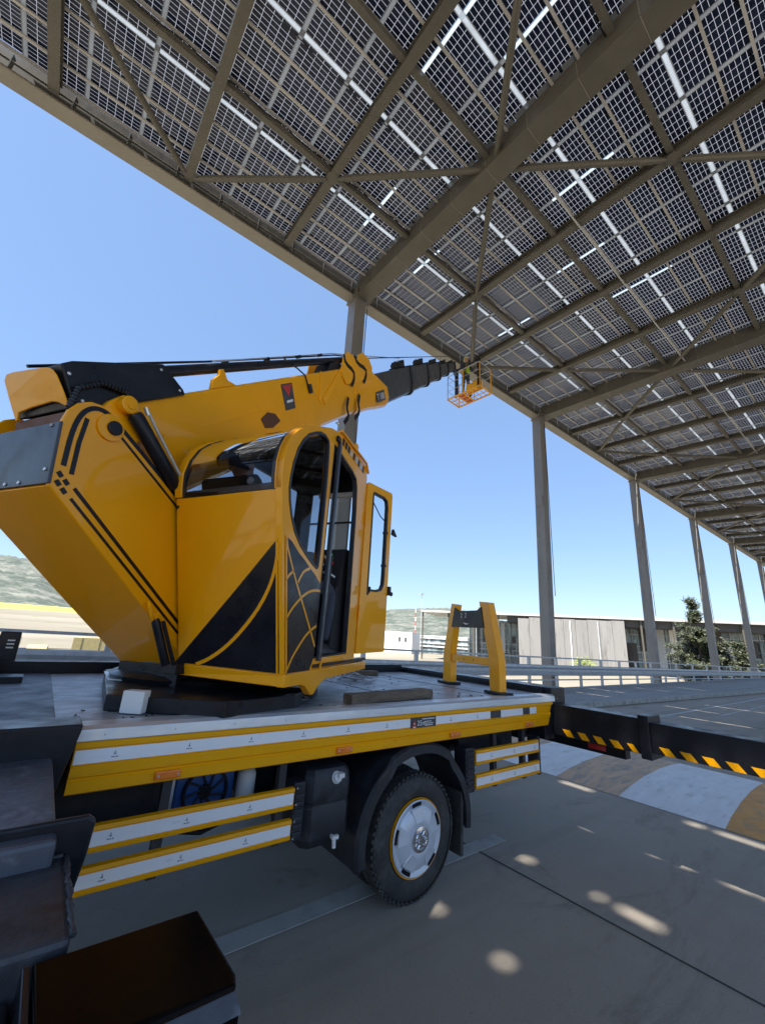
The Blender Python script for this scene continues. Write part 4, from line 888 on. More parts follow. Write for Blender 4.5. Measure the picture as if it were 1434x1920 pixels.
# ---- pedestal: two cheek plates, rear plate, sloping underside
ck = [(-1.74, 2.38), (-1.765, 2.55), (-1.77, 2.72), (-1.755, 2.80), (-1.715, 2.865), (-1.66, 2.905), (-1.60, 2.917), (-1.53, 2.90), (-1.45, 2.86), (-1.18, 2.70), (-1.0, 2.58), (-.7, 2.36), (-.45, 2.1), (-.40, 1.47), (-.58, 1.47), (-1.09, 1.86)]
PD = bpy.data.objects.new('pedestal', None); COL.objects.link(PD); PD.parent = CT; PD.location = T(-1, 0, 1.5)-world_loc(CT)
for b in (0.35, -0.33): MB().prism([T(s, b, z) for s, z in ck], B3*-0.03, M['yellow']).build('cheek_plate', PD, bevel=0.007)
MB().prism([T(-1.742, .345, 2.378), T(-1.09, .345, 1.858), T(-.57, .345, 1.45), T(-.55, .345, 1.48), T(-1.08, .345, 1.88), T(-1.72, .345, 2.40)], B3*-0.70, M['yellow']).build('underside_plate', PD, bevel=0.006)
MB().prism([T(-1.752, .357, 2.385), T(-1.782, .357, 2.715), T(-1.765, .357, 2.725), T(-1.735, .357, 2.39)], B3*-0.72, M['slate']).build('rear_plate', PD, bevel=0.004)
MB().bb((0, 0, 0), (0.001, 0.001, 0.001), M['black'])
for b, z in ((.30, 2.70), (.32, 2.46), (.30, 2.70), (.12, 2.405), (.0, 2.405), (-.2, 2.405), (-.29, 2.7)):
    s_ = -1.752-(z-2.385)*0.09; MB().lathe(T(s_-.002, b, z), -A3, [(0, 0), (0, .011), (.005, .009), (.007, 0)], M['bolt'], 10).build('plate_bolt', PD)
MB().prism([T(-1.0, .31, 1.80), T(-.9, .31, 2.5), T(-1.5, .31, 2.6), T(-1.55, .31, 2.3)], B3*-0.62, M['yellow']).build('inner_web', PD)
def bands(pts, wd, name, par, m, nrm, P3, th=0.002):
    for i in range(len(pts)-1): pass
    L_ = []; R_ = []
    for i, p in enumerate(pts):
        a = Vector(pts[max(i-1, 0)]); b = Vector(pts[min(i+1, len(pts)-1)]); d = (b-a).normalized(); n = Vector((-d.y, d.x)); L_.append(Vector(p)+n*wd/2); R_.append(Vector(p)-n*wd/2)
    mb = MB(); vs_ = [P3(*p) for p in L_]+[P3(*p) for p in R_]; k = len(pts); off = nrm*th
    vs2 = [v+off for v in vs_]; fs = []
    for i in range(k-1): fs.append((i, i+1, k+i+1, k+i)); fs.append((2*k+i, 3*k+i, 3*k+i+1, 2*k+i+1))
    for i in range(k-1): fs += [(i, 2*k+i, 2*k+i+1, i+1), (k+i, k+i+1, 3*k+i+1, 3*k+i)]
    fs += [(0, k, 3*k, 2*k), (k-1, 3*k-1, 4*k-1, 2*k-1)]
    mb.add(vs_+vs2, fs, m); return mb.build(name, par)
ckp = lambda s, z: T(s, .351, z)
def smooth_line(p, it=2):
    p = [Vector(q) for q in p]
    for _ in range(it):
        q = [p[0]]
        for a, b in zip(p, p[1:]): q += [a*.75+b*.25, a*.25+b*.75]
        q.append(p[-1]); p = q
    return p
bands(smooth_line([(-1.703, 2.50), (-1.712, 2.69), (-1.697, 2.80), (-1.665, 2.857), (-1.62, 2.886), (-1.571, 2.888), (-1.50, 2.862), (-.95, 2.553), (-.6, 2.3)]), .026, 'stripe', PD, M['decal'], B3, ckp)
bands([(-1.655, 2.47), (-1.664, 2.65), (-1.658, 2.80)], .024, 'stripe', PD, M['decal'], B3, ckp)
bands([(-1.475, 2.80), (-1.0, 2.52), (-.6, 2.24)], .015, 'stripe', PD, M['decal'], B3, ckp)
bands([(-1.625, 2.345), (-.76, 1.69)], .016, 'stripe', PD, M['decal'], B3, ckp); bands([(-1.622, 2.403), (-.76, 1.745)], .020, 'stripe', PD, M['decal'], B3, ckp)
for s, z in ((-1.704, 2.403), (-1.668, 2.372), (-1.706, 2.45), (-1.668, 2.42)): bands([(s-.012, z+.012), (s+.012, z-.010)], .024, 'stripe', PD, M['decal'], B3, ckp)
MB().lathe(T(-1.53, .352, 2.81), B3, [(0, 0), (0, .078), (.012, .078), (.014, .045), (.014, 0)], M['yellow'], 28).build('pin_boss', PD, smooth=True, angle=25)
MB().lathe(T(-1.515, .366, 2.812), B3, [(0, 0), (0, .042), (.014, .042), (.017, .036), (.017, 0)], M['black'], 24).build('pivot_pin', PD, smooth=True, angle=25)
# small cylinder with lifting eye at the lower front of the cheek
MB().tube([T(-.985, .385, 1.775), T(-.975, .385, 1.75), T(-.84, .385, 1.50)], [.018, .026, .026], M['black'], 14).tube([T(-.955, .42, 1.76), T(-.81, .42, 1.50)], .012, M['black'], 8).build('lock_cylinder', PD, smooth=True)
MB().tube([T(-1.045, .372, 1.865+.0), T(-1.055, .40, 1.845), T(-1.03, .40, 1.79), T(-1.005, .385, 1.765)], .011, M['yellow'], 8).lathe(T(-.99, .37, 1.79), B3, [(0, 0), (0, .022), (.03, .022), (.03, 0)], M['yellow'], 12).build('lifting_eye', PD, smooth=True)
MB().box(T(-.72, .38, 1.475), (.16, .10, .07), M['black'], (A3, B3, Vector((0, 0, 1)))).build('lock_bracket', PD, bevel=0.005)
MB().prism([T(-.68, .33, 1.345), T(.9, .33, 1.345), T(.9, -.36, 1.345), T(-.58, -.36, 1.345)], (0, 0, .122), M['black']).build('turret_base', PD)

MB().tube([T(-.62, .37, 1.50), T(-.60, .44, 1.42), T(-.35, .55, 1.37), T(.1, .62, 1.375)], .014, M['black'], 8).build('hose', PD, smooth=True)
for s_, z_ in ((-.60, 1.60), (-.52, 1.60), (-.60, 1.90), (-.52, 1.90)): pass
# ---- boom
BO = bpy.data.objects.new('boom', None); COL.objects.link(BO); BO.parent = CT; BO.location = BT(0, 0)-world_loc(CT)
def bsec(t, w_, vt, vb, ch=0.06, lw=0.72):
    vm = vb+(vt-vb)*0.42
    return [BT(t, *q) for q in ((vt, -w_+ch*.3), (vt, w_-ch*.3), (vt-ch*.3, w_), (vm, w_), (vb+.04, w_*lw+.02), (vb, w_*lw-.03), (vb, -w_*lw+.03), (vb+.04, -w_*lw-.02), (vm, -w_), (vt-ch*.3, -w_))]
bb_ = MB(); bb_.loft([bsec(-.02, .25, .13, -.12), bsec(.12, .25, .13, -.30), bsec(.42, .25, .13, -.56), bsec(2.55, .25, .13, -.56), bsec(2.80, .25, .13, -.50), bsec(3.9, .25, .13, -.50)], M['yellow']); bb_.build('base_section', BO, smooth=True, angle=20, bevel=0.004)
hd = MB(); hd.loft([bsec(3.88, .262, .14, -.515), bsec(4.35, .262, .14, -.53), bsec(4.72, .262, .02, -.565), bsec(5.15, .262, -.19, -.60), bsec(5.3, .262, -.26, -.60), bsec(5.34, .25, -.28, -.58)], M['yellow']); hd.build('boom_head', BO, smooth=True, angle=20, bevel=0.006)
for l in (.255, -.275):
    MB().prism([BT(t, v, l) for t, v in ((3.5, .10), (3.72, .30), (3.86, .34), (4.02, .28), (4.10, .18), (4.26, .29), (4.42, .31), (4.62, .22), (4.70, .08), (4.6, -.08), (3.6, -.08))], B3*.02, M['yellow']).build('head_cheek', BO, bevel=0.006)
hb_ = lambda t, v: BT(t, v, .277)
for pts in ([(3.70, .31), (3.69, .19), (3.93, .07), (3.88, -.04), (3.74, -.11)], [(4.06, .29), (4.10, .17), (4.42, .07), (4.36, -.03), (4.22, -.11)], [(3.56, -.25), (3.43, -.37), (3.45, -.49), (3.25, -.545)], [(3.97, -.26), (3.84, -.38), (3.85, -.49), (3.62, -.55)]):
    bands(smooth_line(pts, 1), .06, 'stripe', BO, M['decal'], B3, hb_)
# welded V ribs and seam on the base section
sidep = lambda t, v: BT(t, v, .250)
bands([(2.98, .12), (2.77, -.20)], .07, 'rib', BO, M['yellow'], B3, sidep, .012); bands([(3.60, .12), (2.86, -.21)], .08, 'rib', BO, M['yellow'], B3, sidep, .012)
bands([(.9, -.135), (3.5, -.135)], .008, 'weld_seam', BO, M['yellow'], B3, sidep, .003)
MB().prism([BT(2.03, .07, .2515), BT(2.25, .07, .2515), BT(2.20, -.19, .2515), BT(2.0, -.19, .2515)], B3*.002, M['stickergrey']).build('sticker', BO)
MB().prism([BT(2.05, .055, .254), BT(2.23, .055, .254), BT(2.13, -.06, .254)], B3*.001, M['sticker_red']).build('sticker_emblem', BO)
MB().prism([BT(2.07, -.095, .254), BT(2.19, -.095, .254), BT(2.18, -.12, .254), BT(2.06, -.12, .254)], B3*.001, M['sticker_white']).build('sticker_print', BO)
MB().prism([BT(4.68, -.30, .263), BT(5.10, -.30, .263), BT(5.10, -.47, .263), BT(4.68, -.47, .263)], B3*.003, M['stickergrey']).build('head_sticker', BO)
text_mesh('T 180', .15, BT(4.70, -.44, .2685), UB, VB, 'lettering', BO, M['sticker_white'], .001)
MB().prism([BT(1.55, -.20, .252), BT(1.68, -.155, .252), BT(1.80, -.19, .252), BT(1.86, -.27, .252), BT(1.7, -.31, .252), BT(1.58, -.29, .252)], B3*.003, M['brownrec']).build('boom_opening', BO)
MB().box(BT(2.58, -.03, .27), (.05, .10, .03), M['plastic'], (UB, VB, B3)).tube([BT(2.45, .34, .1), BT(2.46, .2, .24), BT(2.55, .12, .262), BT(2.55, .0, .27)], .008, M['black'], 6).build('sensor_plug', BO, smooth=True)
# rear hood, black covers and hose track on top
hood = [(-.40, .10), (-.42, .30), (-.38, .36), (-.20, .40)]
def HO(u, v): return T(-1.72, -.20, 2.83).lerp(T(-1.72, .27, 2.85), u).lerp(T(-1.84, -.226, 3.082).lerp(T(-1.84, .25, 3.035), u), v)
MB().prism([HO(*q) for q in ((0, 0), (.04, .02), (.10, .16), (.35, .20), (.75, .22), (.86, .17), (.97, .02), (1.0, 0), (1.0, .5), (.99, .82), (.96, .93), (.90, .985), (.80, 1.0), (.2, 1.0), (.06, .97), (-.01, .86), (-.015, .5))], A3*.012, M['yellow']).build('rear_hood', BO, bevel=0.004)
MB().prism([BT(t, v, .275) for t, v in ((-.10, .14), (-.07, .375), (0, .385), (.62, .335), (.72, .15), (.72, .115), (.2, .115))], B3*-.50, M['black']).build('boom_cover', BO, bevel=0.008)
for t, v in ((-.05, .32), (-.04, .17), (.58, .30), (.68, .15)): MB().lathe(BT(t, v, .276), B3, [(0, 0), (0, .011), (.005, .009), (.007, 0)], M['bolt'], 10).build('cover_bolt', BO)
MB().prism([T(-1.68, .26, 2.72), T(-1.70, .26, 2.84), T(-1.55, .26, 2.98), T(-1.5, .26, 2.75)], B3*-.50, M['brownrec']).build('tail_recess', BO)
MB().tube([BT(.60, .30, .16), BT(3.85, .245, .16)], .042, M['black'], 14).build('hose_tube', BO, smooth=True)
MB().tube([BT(-.10, .40, .05), BT(1.3, .36, .05), BT(3.9, .33, .05), BT(5.0, .25, .02), BT(13.2, .00, .02)], .010, M['black'], 6).build('cable', BO, smooth=True)
MB().tube([BT(1.2, .34, .2), BT(3.9, .36, .0), BT(7.2, .17, .0)], .007, M['galv'], 6).build('cable', BO, smooth=True)
for t in (1.45, 2.1, 2.75, 3.3): MB().box(BT(t, .335, .12), (.04, .035, .05), M['black'], (UB, VB, B3)).build('cable_clip', BO)
MB().prism([BT(t, v, .24) for t, v in ((1.04, .13), (1.10, .20), (1.19, .23), (1.22, .27), (1.26, .27), (1.27, .18), (1.36, .13))], B3*-.03, M['yellow']).build('tube_bracket', BO, bevel=0.004)
MB().prism([BT(t, v, .22) for t, v in ((3.2, .13), (3.35, .22), (3.6, .24), (3.75, .13))], B3*-.2, M['black']).build('cable_guide', BO)
cr_ = MB()
pts = [BT(-.13, .15, .285), BT(-.05, .24, .30), BT(.10, .25, .30), BT(.22, .19, .30), BT(.27, .11, .30)]
cr_.tube(pts, .014, M['black'], 8)
for i in range(26):
    q = i/25*(len(pts)-1); k = min(int(q), len(pts)-2); p = pts[k].lerp(pts[k+1], q-k); d = (pts[k+1]-pts[k]).normalized(); cr_.tube([p-d*.004, p+d*.004], .018, M['plastic'], 8)
cr_.build('corrugated_hose', BO, smooth=True)
# luffing lug and cylinder
MB().prism([BT(t, v, .315) for t, v in ((-.05, .08), (.10, .15), (.20, .17), (.27, .13), (.28, .04), (.4, -.12), (.1, -.12))], B3*-.07, M['yellow']).build('cylinder_lug', BO, bevel=0.008)
MB().tube([T(-1.475, .375, 3.01), T(-1.463, .375, 2.995)], .042, M['yellow'], 20).build('lug_cap', BO)
bpy.data.objects.remove(bpy.data.objects['lug_cap'])
MB().lathe(T(-1.46, .318, 3.0), B3, [(0, 0), (0, .055), (.05, .055), (.055, .045), (.055, 0)], M['yellow'], 24).lathe(T(-1.46, .374, 3.0), B3, [(0, 0), (0, .028), (.006, .026), (.006, 0)], M['yellow'], 20).build('lug_cap', BO, smooth=True, angle=25)
MB().tube([T(-1.42, .36, 2.965), T(-1.41, .36, 2.955), T(-1.03, .36, 2.635), T(-1.02, .36, 2.627)], [.036, .046, .046, .036], M['black'], 22).build('luffing_cylinder', BO, smooth=True, angle=40)
MB().tube([T(-1.37, .405, 3.0), T(-1.30, .405, 2.93), T(-1.0, .405, 2.66)], .009, M['galv'], 8).tube([T(-1.39, .40, 3.02), T(-1.36, .40, 2.98)], .014, M['bolt'], 8).build('hydraulic_line', BO, smooth=True)
MB().lathe(T(-.985, .36, 2.60), B3, [(0, 0), (0, .012), (.01, .011), (.012, 0)], M['bolt'], 10).build('grease_nipple', BO)
# telescopic sections with collars and top rollers
secs = [(5.0, 7.15, .215, -.03, -.60), (7.0, 8.88, .19, -.045, -.595), (8.7, 10.5, .165, -.10, -.585), (10.3, 11.92, .14, -.165, -.565), (11.8, 13.3, .115, -.21, -.53)]
for i, (ta, tb, w_, vt, vb) in enumerate(secs):
    sc = MB(); sc.loft([bsec(ta, w_, vt, vb+.03, .05), bsec(tb, w_, vt, vb+.03, .05)], M['boomgrey']); o = sc.build('telescopic_section', BO, smooth=True, angle=20)
    cl_ = MB(); cl_.loft([bsec(tb-.09, w_+.022, vt+.025, vb-.005, .05), bsec(tb+.05, w_+.022, vt+.025, vb-.005, .05)], M['black']); cl_.build('section_collar', BO, bevel=0.006)
    cg = MB(); k_ = .9-.09*i
    cg.box(BT(tb-.18, vt+.07*k_, 0), (.34*k_, .09*k_, .24*k_), M['black'], (UB, VB, B3)).tube([BT(tb-.05, vt+.13*k_, -.12*k_), BT(tb-.05, vt+.13*k_, .12*k_)], .045*k_, M['black'], 12).tube([BT(tb-.28, vt+.12*k_, -.10*k_), BT(tb-.28, vt+.12*k_, .10*k_)], .035*k_, M['black'], 12)
    cg.box(BT(tb-.16, vt+.16*k_, 0), (.05, .04, .05), M['bolt'], (UB, VB, B3)); cg.build('roller_carrier', BO, bevel=0.005)
MB().box(BT(13.42, -.36, 0), (.26, .3, .22), M['black'], (UB, VB, B3)).build('tip_block', BO, bevel=0.01)

# ---- work basket at the boom tip
BK = bpy.data.objects.new('basket', None); COL.objects.link(BK); BK.parent = CT; BK.location = Vector((10.63, 8.85, 10.6))-world_loc(CT)
q1, q2, q3 = Vector((10.93, 9.59, 10.6)), Vector((10.21, 9.53, 10.6)), Vector((11.05, 8.14, 10.6)); eL = (q2-q1); eS = (q3-q1); q4 = q2+eS
def BP(a, b, z): return q1+eL*a+eS*b+Vector((0, 0, z))
fm = MB()
for a, b in (((0, 0), (1, 0)), ((1, 0), (1, 1)), ((1, 1), (0, 1)), ((0, 1), (0, 0))): fm.tube([BP(*a, 0), BP(*b, 0)], .032, M['basketorange'], 6)
for b in (.3, .5): fm.tube([BP(0, b, 0), BP(1, b, 0)], .028, M['basketorange'], 6)
for a in (.33, .66): fm.tube([BP(a, 0, 0), BP(a, 1, 0)], .018, M['basketorange'], 6)
for b in (.1, .2, .4, .62, .75, .88): fm.tube([BP(0, b, 0), BP(1, b, 0)], .011, M['basketorange'], 5)
fm.build('floor_frame', BK, smooth=True)
MB().prism([BP(.05, .32, .012), BP(.95, .32, .012), BP(.95, .48, .012), BP(.05, .48, .012)], (0, 0, .01), M['sticker_red']).build('floor_plate', BK)
rl_ = MB()
for a, b in ((0, 0), (1, 0), (1, .5), (1, 1), (0, 1), (0, .5)): MB().tube([BP(a, b, 0), BP(a, b, 1.02)], .016 if (a, b) != (0, 1) else .022, M['galv'] if (a, b) == (1, 0) else M['basketorange'], 8).build('rail_post', BK, smooth=True)
for z, r_ in ((1.02, .016), (.7, .010), (.36, .010)): MB().tube([BP(0, 0, z), BP(1, 0, z), BP(1, 1, z), BP(0, 1, z), BP(0, 0, z)], r_, M['galv'], 6).build('rail', BK, smooth=True)
for b, k in ((.22, .17), (1.0, .18)): MB().prism([BP(.98, b, -.02), BP(.98, b+.09*(1 if b < .9 else -1), -.02), BP(.98, b+.09*(1 if b < .9 else -1), 1.2), BP(.98, b, 1.2)], eL.normalized()*-.07, M['black']).build('hanger_post', BK, bevel=0.01)
MB().prism([BP(.9, .55, .02), BP(.9, .95, .02), BP(.9, .95, .34), BP(.9, .55, .34)], eL.normalized()*-.2, M['basketorange']).build('tool_box', BK, bevel=0.01)
MB().tube([BT(13.4, -.36, 0), BP(.95, .25, .9)], .06, M['black'], 10).tube([BP(.95, .25, 1.15), BP(.95, .9, 1.15)], .035, M['black'], 8).build('hanger_arm', BK, smooth=True)

# ---- operator cab
CB = bpy.data.objects.new('cab', None); COL.objects.link(CB); CB.parent = CT; CB.location = T(0, .75, 1.5)-world_loc(CT)
BL = 0.375                                  # lateral position of the inner side
def rs(z): return -.71-.27*(z-1.43)
PRF = [(-.32, 2.55), (-.338, 2.63), (-.345, 2.72), (-.325, 2.82), (-.275, 2.92), (-.20, 3.00), (-.11, 3.07), (.02, 3.145), (.16, 3.215), (.32, 3.29), (.50, 3.345)]
def prl(D, z): return T(-.71+D*.99, BL, z)                  # same profile on the inner side
# floor and sill
fl_ = MB(); fl_.prism([T(-.70, BL, 1.505), SP(.01, 1.505, -.02), SP(1.69, 1.505, -.02), T(.95, BL, 1.505)], (0, 0, .03), M['black']); fl_.build('floor', CB)
si = MB()
si.prism([T(-.715, BL-.03, 1.432), SP(-.012, 1.432, .012), SP(-.012, 1.500, .012), T(-.735, BL-.03, 1.500)], A3*.06, M['yellow'])
si.build('rear_sill', CB, bevel=0.005)
s2 = MB(); s2.plate([(-.010, 1.430), (.235, 1.425), (.31, 1.405), (.38, 1.362), (.41, 1.346), (.455, 1.350), (.50, 1.378), (.58, 1.412), (.66, 1.428), (1.69, 1.440), (1.69, 1.512), (-.012, 1.502)], [], lambda a, b: SP(a, b, .012), NV*-.05, M['yellow']); s2.build('side_sill', CB, bevel=0.005)
MB().prism([SP(.40, 1.514, .006), SP(1.72, 1.519, .006), SP(1.70, 1.545, .006), SP(.40, 1.538, .006)], NV*-.05, M['black']).build('threshold', CB)
MB().prism([SP(.42, 1.540, .010), SP(1.27, 1.552, .010), SP(1.27, 1.572, .010), SP(.42, 1.560, .010)], NV*-.05, M['yellow']).build('door_step', CB, bevel=0.003)
MB().prism([SP(.50, 1.505, .02), SP(.52, 1.505, .02), SP(.54, 1.555, .02), SP(.52, 1.56, .02)], NV*-.01, M['yellow']).build('door_catch', CB)
# rear panel with slightly outward lean, upper curved frame on both sides
rp = MB(); rp.prism([T(rs(1.50), BL, 1.50), SP(-.27*.07, 1.50), SP(-.32, 2.55), T(rs(2.55), BL, 2.55)], A3*.025, M['yellow']); rp.build('rear_panel', CB, bevel=0.004)
def arch(side, w_, name):
    mb = MB(); out = [(D, z) for D, z in PRF]; n = len(out); rings = []
    for i, (D, z) in enumerate(out):
        a = Vector(out[max(i-1, 0)]); b = Vector(out[min(i+1, n-1)]); d = (b-a).normalized(); nn = Vector((d.y, -d.x))
        if side: p0 = SP(D, z, .0); p1 = SP(D+nn.x*.035, z+nn.y*.035, .0); q = NV*-w_
        else: p0 = prl(D, z); p1 = prl(D+nn.x*.035, z+nn.y*.035); q = B3*w_
        rings.append([p0, p0+q, p1+q, p1])
    mb.loft(rings, M['yellow']); return mb.build(name, CB, smooth=True, angle=30, bevel=0.004)
arch(True, .05, 'rear_arch'); arch(False, .06, 'rear_arch')
# curved rear glass with a black rim
gp = PRF[0:10]; gm = MB(); rings = []
for D, z in gp: rings.append([SP(D+.012, z-.004, -.05), prl(D+.012, z-.004)+B3*.06])
vs_ = [v for r_ in rings for v in r_]; gm.add(vs_, [(2*i, 2*i+1, 2*i+3, 2*i+2) for i in range(len(rings)-1)], M['glassdark']); gm.build('rear_window', CB, smooth=True, recalc=False, angle=80)
rim = MB()
rim.prism([T(rs(2.55)+.002, BL+.06, 2.552), SP(-.318, 2.552, -.05), SP(-.326, 2.588, -.05), T(rs(2.59)-.002, BL+.06, 2.588)], A3*.012, M['plastic'])
for side in (0, 1):
    rr_ = []
    for D, z in gp:
        if side: a = SP(D+.010, z-.002, -.048); b = a-NV*.028
        else: a = prl(D+.010, z-.002)+B3*.058; b = a+B3*.028
        rr_.append([a, b, b+A3*.01, a+A3*.01])
    rim.loft(rr_, M['plastic'])
rim.build('window_rubber', CB)
# side frame: one plate with the D window and the door opening
DW = [(.285, 3.168), (.21, 3.178), (.12, 3.155), (.03, 3.105), (-.06, 3.045), (-.13, 2.97), (-.19, 2.875), (-.228, 2.76), (-.243, 2.65), (-.240, 2.58), (-.215, 2.50), (-.17, 2.42), (-.10, 2.34), (0, 2.275), (.12, 2.225), (.22, 2.192), (.305, 2.172), (.335, 2.19), (.345, 2.30), (.345, 2.60), (.335, 2.88), (.318, 3.07), (.305, 3.14)]
OP = [(.405, 1.575), (1.12, 1.59), (1.115, 2.0), (1.10, 2.50), (1.09, 2.85), (1.06, 3.06), (1.02, 3.14), (.90, 3.17), (.55, 3.195), (.405, 3.20)]
oc_ = [(0.0-.019, 1.50), (-.32, 2.55)]+PRF[1:]+[(.72, 3.372), (1.24, 3.378), (1.30, 3.355), (1.335, 3.27), (1.335, 1.515)]
sf = MB(); sf.plate(oc_, [DW, OP], lambda a, b: SP(a, b, .002), NV*-.045, M['yellow']); sf.build('side_frame', CB, bevel=0.003)
def ring_strip(pts, w_, name, par, m, fn, nrm, th):
    c = Vector((sum(p[0] for p in pts)/len(pts), sum(p[1] for p in pts)/len(pts)))
    inner = []
    n = len(pts)
    for i, p in enumerate(pts):
        a = Vector(pts[i-1]); b = Vector(pts[(i+1) % n]); d = (b-a).normalized(); nn = Vector((-d.y, d.x)); pp = Vector(p)
        if nn.dot(c-pp) < 0: nn = -nn
        inner.append(tuple(pp+nn*w_))
    mb = MB(); mb.plate(pts, [inner], fn, nrm*th, m); return mb.build(name, par)
ring_strip(DW, .022, 'window_rubber', CB, M['plastic'], lambda a, b: SP(a, b, .005), NV, -.03)
MB().add([SP(a, b, -.015) for a, b in DW], [tuple(range(len(DW)))], M['glassdark']).build('side_window', CB, recalc=False)
ring_strip(OP, .018, 'door_seal', CB, M['plastic'], lambda a, b: SP(a, b, .0), NV, -.04)
# sliding inner door edge: slim dark bar
MB().prism([SP(.455, 1.56, .03), SP(.495, 1.56, .03), SP(.505, 3.22, .03), SP(.470, 3.24, .03)], NV*-.03, M['slate']).build('door_bar', CB, bevel=0.006)
MB().box(SP(.44, 3.25, .02), (.06, .02, .04), M['black'], (DV, NV, Vector((0, 0, 1)))).build('bar_bracket', CB)
# roof strip with louvre slots
for k in range(9):
    D = .56+k*.074; MB().prism([SP(D, 3.27, .0035), SP(D+.045, 3.27, .0035), SP(D+.058, 3.335, .0035), SP(D+.013, 3.335, .0035)], NV*.003, M['alu' if k in (3, 5, 7) else 'decal']).build('louvre_slot', CB)  # black fills stand for dark slots, pale ones for light showing through
bands([(.50, 3.36), (1.24, 3.392), (1.33, 3.32)], .02, 'gutter', CB, M['yellow'], NV, lambda a, b: SP(a, b, .003), .02)
MB().prism([SP(.5, 3.345, 0), SP(1.30, 3.36, 0), T(.58, BL, 3.36), T(-.22, BL, 3.345)], (0, 0, .018), M['yellow']).build('roof', CB)
MB().prism([SP(.5, 3.30, -.05), SP(1.28, 3.30, -.05), T(.56, BL+.03, 3.30), T(-.22, BL+.03, 3.30)], (0, 0, .03), M['seat']).build('headliner', CB)
MB().tube([SP(.32, 3.335, .03), SP(.34, 3.34, .045), SP(.36, 3.345, .03)], .008, M['bolt'], 6).build('roof_bolt', CB)
MB().prism([SP(.90, 3.39, .0), SP(1.0, 3.40, 0), SP(1.0, 3.46, 0), SP(.95, 3.47, 0)], NV*-.03, M['yellow']).build('roof_lug', CB)
# decals: black sweep on the rear panel and on the side, with the web of yellow lines
def _rear(b, z, o):
    q = SP(-.019-.301*(z-1.5)/1.05, z); bl = (Vector((q.x, q.y))-CC).dot(BB); l = T(rs(z), BL, z); u = (b-BL)/(bl-BL)
    return l.lerp(q, u)-A3*o
Rp = lambda b, z: _rear(b, z, .003)
MB().plate([(.348, 1.508), (.90, 2.00), (1.196, 2.268), (1.185, 1.9), (1.172, 1.506)], [], Rp, -A3*.0012, M['decal']).build('rear_decal', CB)
Rp2 = lambda b, z: _rear(b, z, .0045)
bands(smooth_line([(1.198, 2.24), (1.174, 2.102), (1.112, 1.965), (1.000, 1.82), (0.819, 1.655), (0.653, 1.553), (0.53, 1.508)], 2), .022, 'decal_line', CB, M['yellow'], -A3, Rp2, .001)
MB().plate([(-.200, 2.290), (-.12, 2.275), (.0, 2.225), (.10, 2.195), (.18, 2.165), (.30, 2.125), (.40, 2.075), (.402, 1.64), (.40, 1.575), (.36, 1.52), (.355, 1.506), (.012, 1.506)], [], lambda a, b: SP(a, b, .0045), NV*.0012, M['decal']).build('side_decal', CB)
Wp = lambda a, b: SP(a, b, .0065)
for pts in ([(-.19, 2.285), (-.175, 2.24), (-.147, 2.205), (-.047, 2.09), (.104, 1.945), (.285, 1.775), (.400, 1.655)], [(-.135, 2.035), (-.10, 2.075), (-.047, 2.105)], [(.027, 2.045), (.06, 2.09), (.10, 2.13), (.19, 2.160)], [(-.075, 1.815), (-.02, 1.875), (.05, 1.925), (.125, 1.972), (.22, 2.010), (.31, 2.028), (.400, 2.032)], [(.02, 1.53), (.06, 1.59), (.128, 1.648), (.22, 1.72), (.305, 1.762), (.395, 1.792)], [(-.20, 2.292), (.012, 1.51)]):
    bands(smooth_line(pts, 2) if len(pts) > 2 else pts, .018, 'decal_line', CB, M['yellow'], NV, Wp, .001)
# inner side wall, front wall with windscreen
iw = MB(); iw.plate([(-.70, 1.53), (-1.0, 2.5), (-1.03, 2.7), (-.9, 3.0), (-.6, 3.2), (-.2, 3.3), (.56, 3.34), (.56, 1.53)], [[(-.92, 2.46), (-.985, 2.64), (-.95, 2.86), (-.78, 3.06), (.35, 3.08), (.35, 2.46)]], lambda a, b: T(a, BL, b), B3*.03, M['black']); iw.build('inner_wall', CB)
MB().add([T(-.92, BL+.015, 2.46), T(.35, BL+.015, 2.46), T(.35, BL+.015, 3.08), T(-.78, BL+.015, 3.06)], [(0, 1, 2, 3)], M['glass']).build('inner_window', CB, recalc=False)
FP = SP(1.335, 0, -.045); FL = T(.585, BL, 0)
def FR(u, z, d=0): p = FL.lerp(FP, u); return Vector((p.x, p.y, z))+A3*d
fw = MB(); fw.plate([(0, 1.53), (1, 1.53), (1, 3.34), (0, 3.34)], [[(.08, 2.50), (.08, 3.12), (.90, 3.12), (.90, 2.50)]], lambda a, b: FR(a, b, -.03), A3*.03, M['black']); fw.build('front_wall', CB)
MB().add([FR(.08, 2.5, -.015), FR(.90, 2.5, -.015), FR(.90, 3.12, -.015), FR(.08, 3.12, -.015)], [(0, 1, 2, 3)], M['glass']).build('windscreen', CB, recalc=False)
MB().box(FR(.5, 2.80, -.03), (.02, .60, .018), M['black'], (A3, (FP-FL).normalized(), Vector((0, 0, 1)))).build('windscreen_bar', CB)
MB().box(FR(.32, 2.80, -.04), (.03, .055, .62), M['boomgrey'], (A3, (FP-FL).normalized(), Vector((0, 0, 1)))).build('windscreen_pillar', CB)
MB().box(FR(.62, 3.08, -.06), (.05, .42, .05), M['white'], (A3, (FP-FL).normalized(), Vector((0, 0, 1)))).build('sun_blind', CB, bevel=0.01)
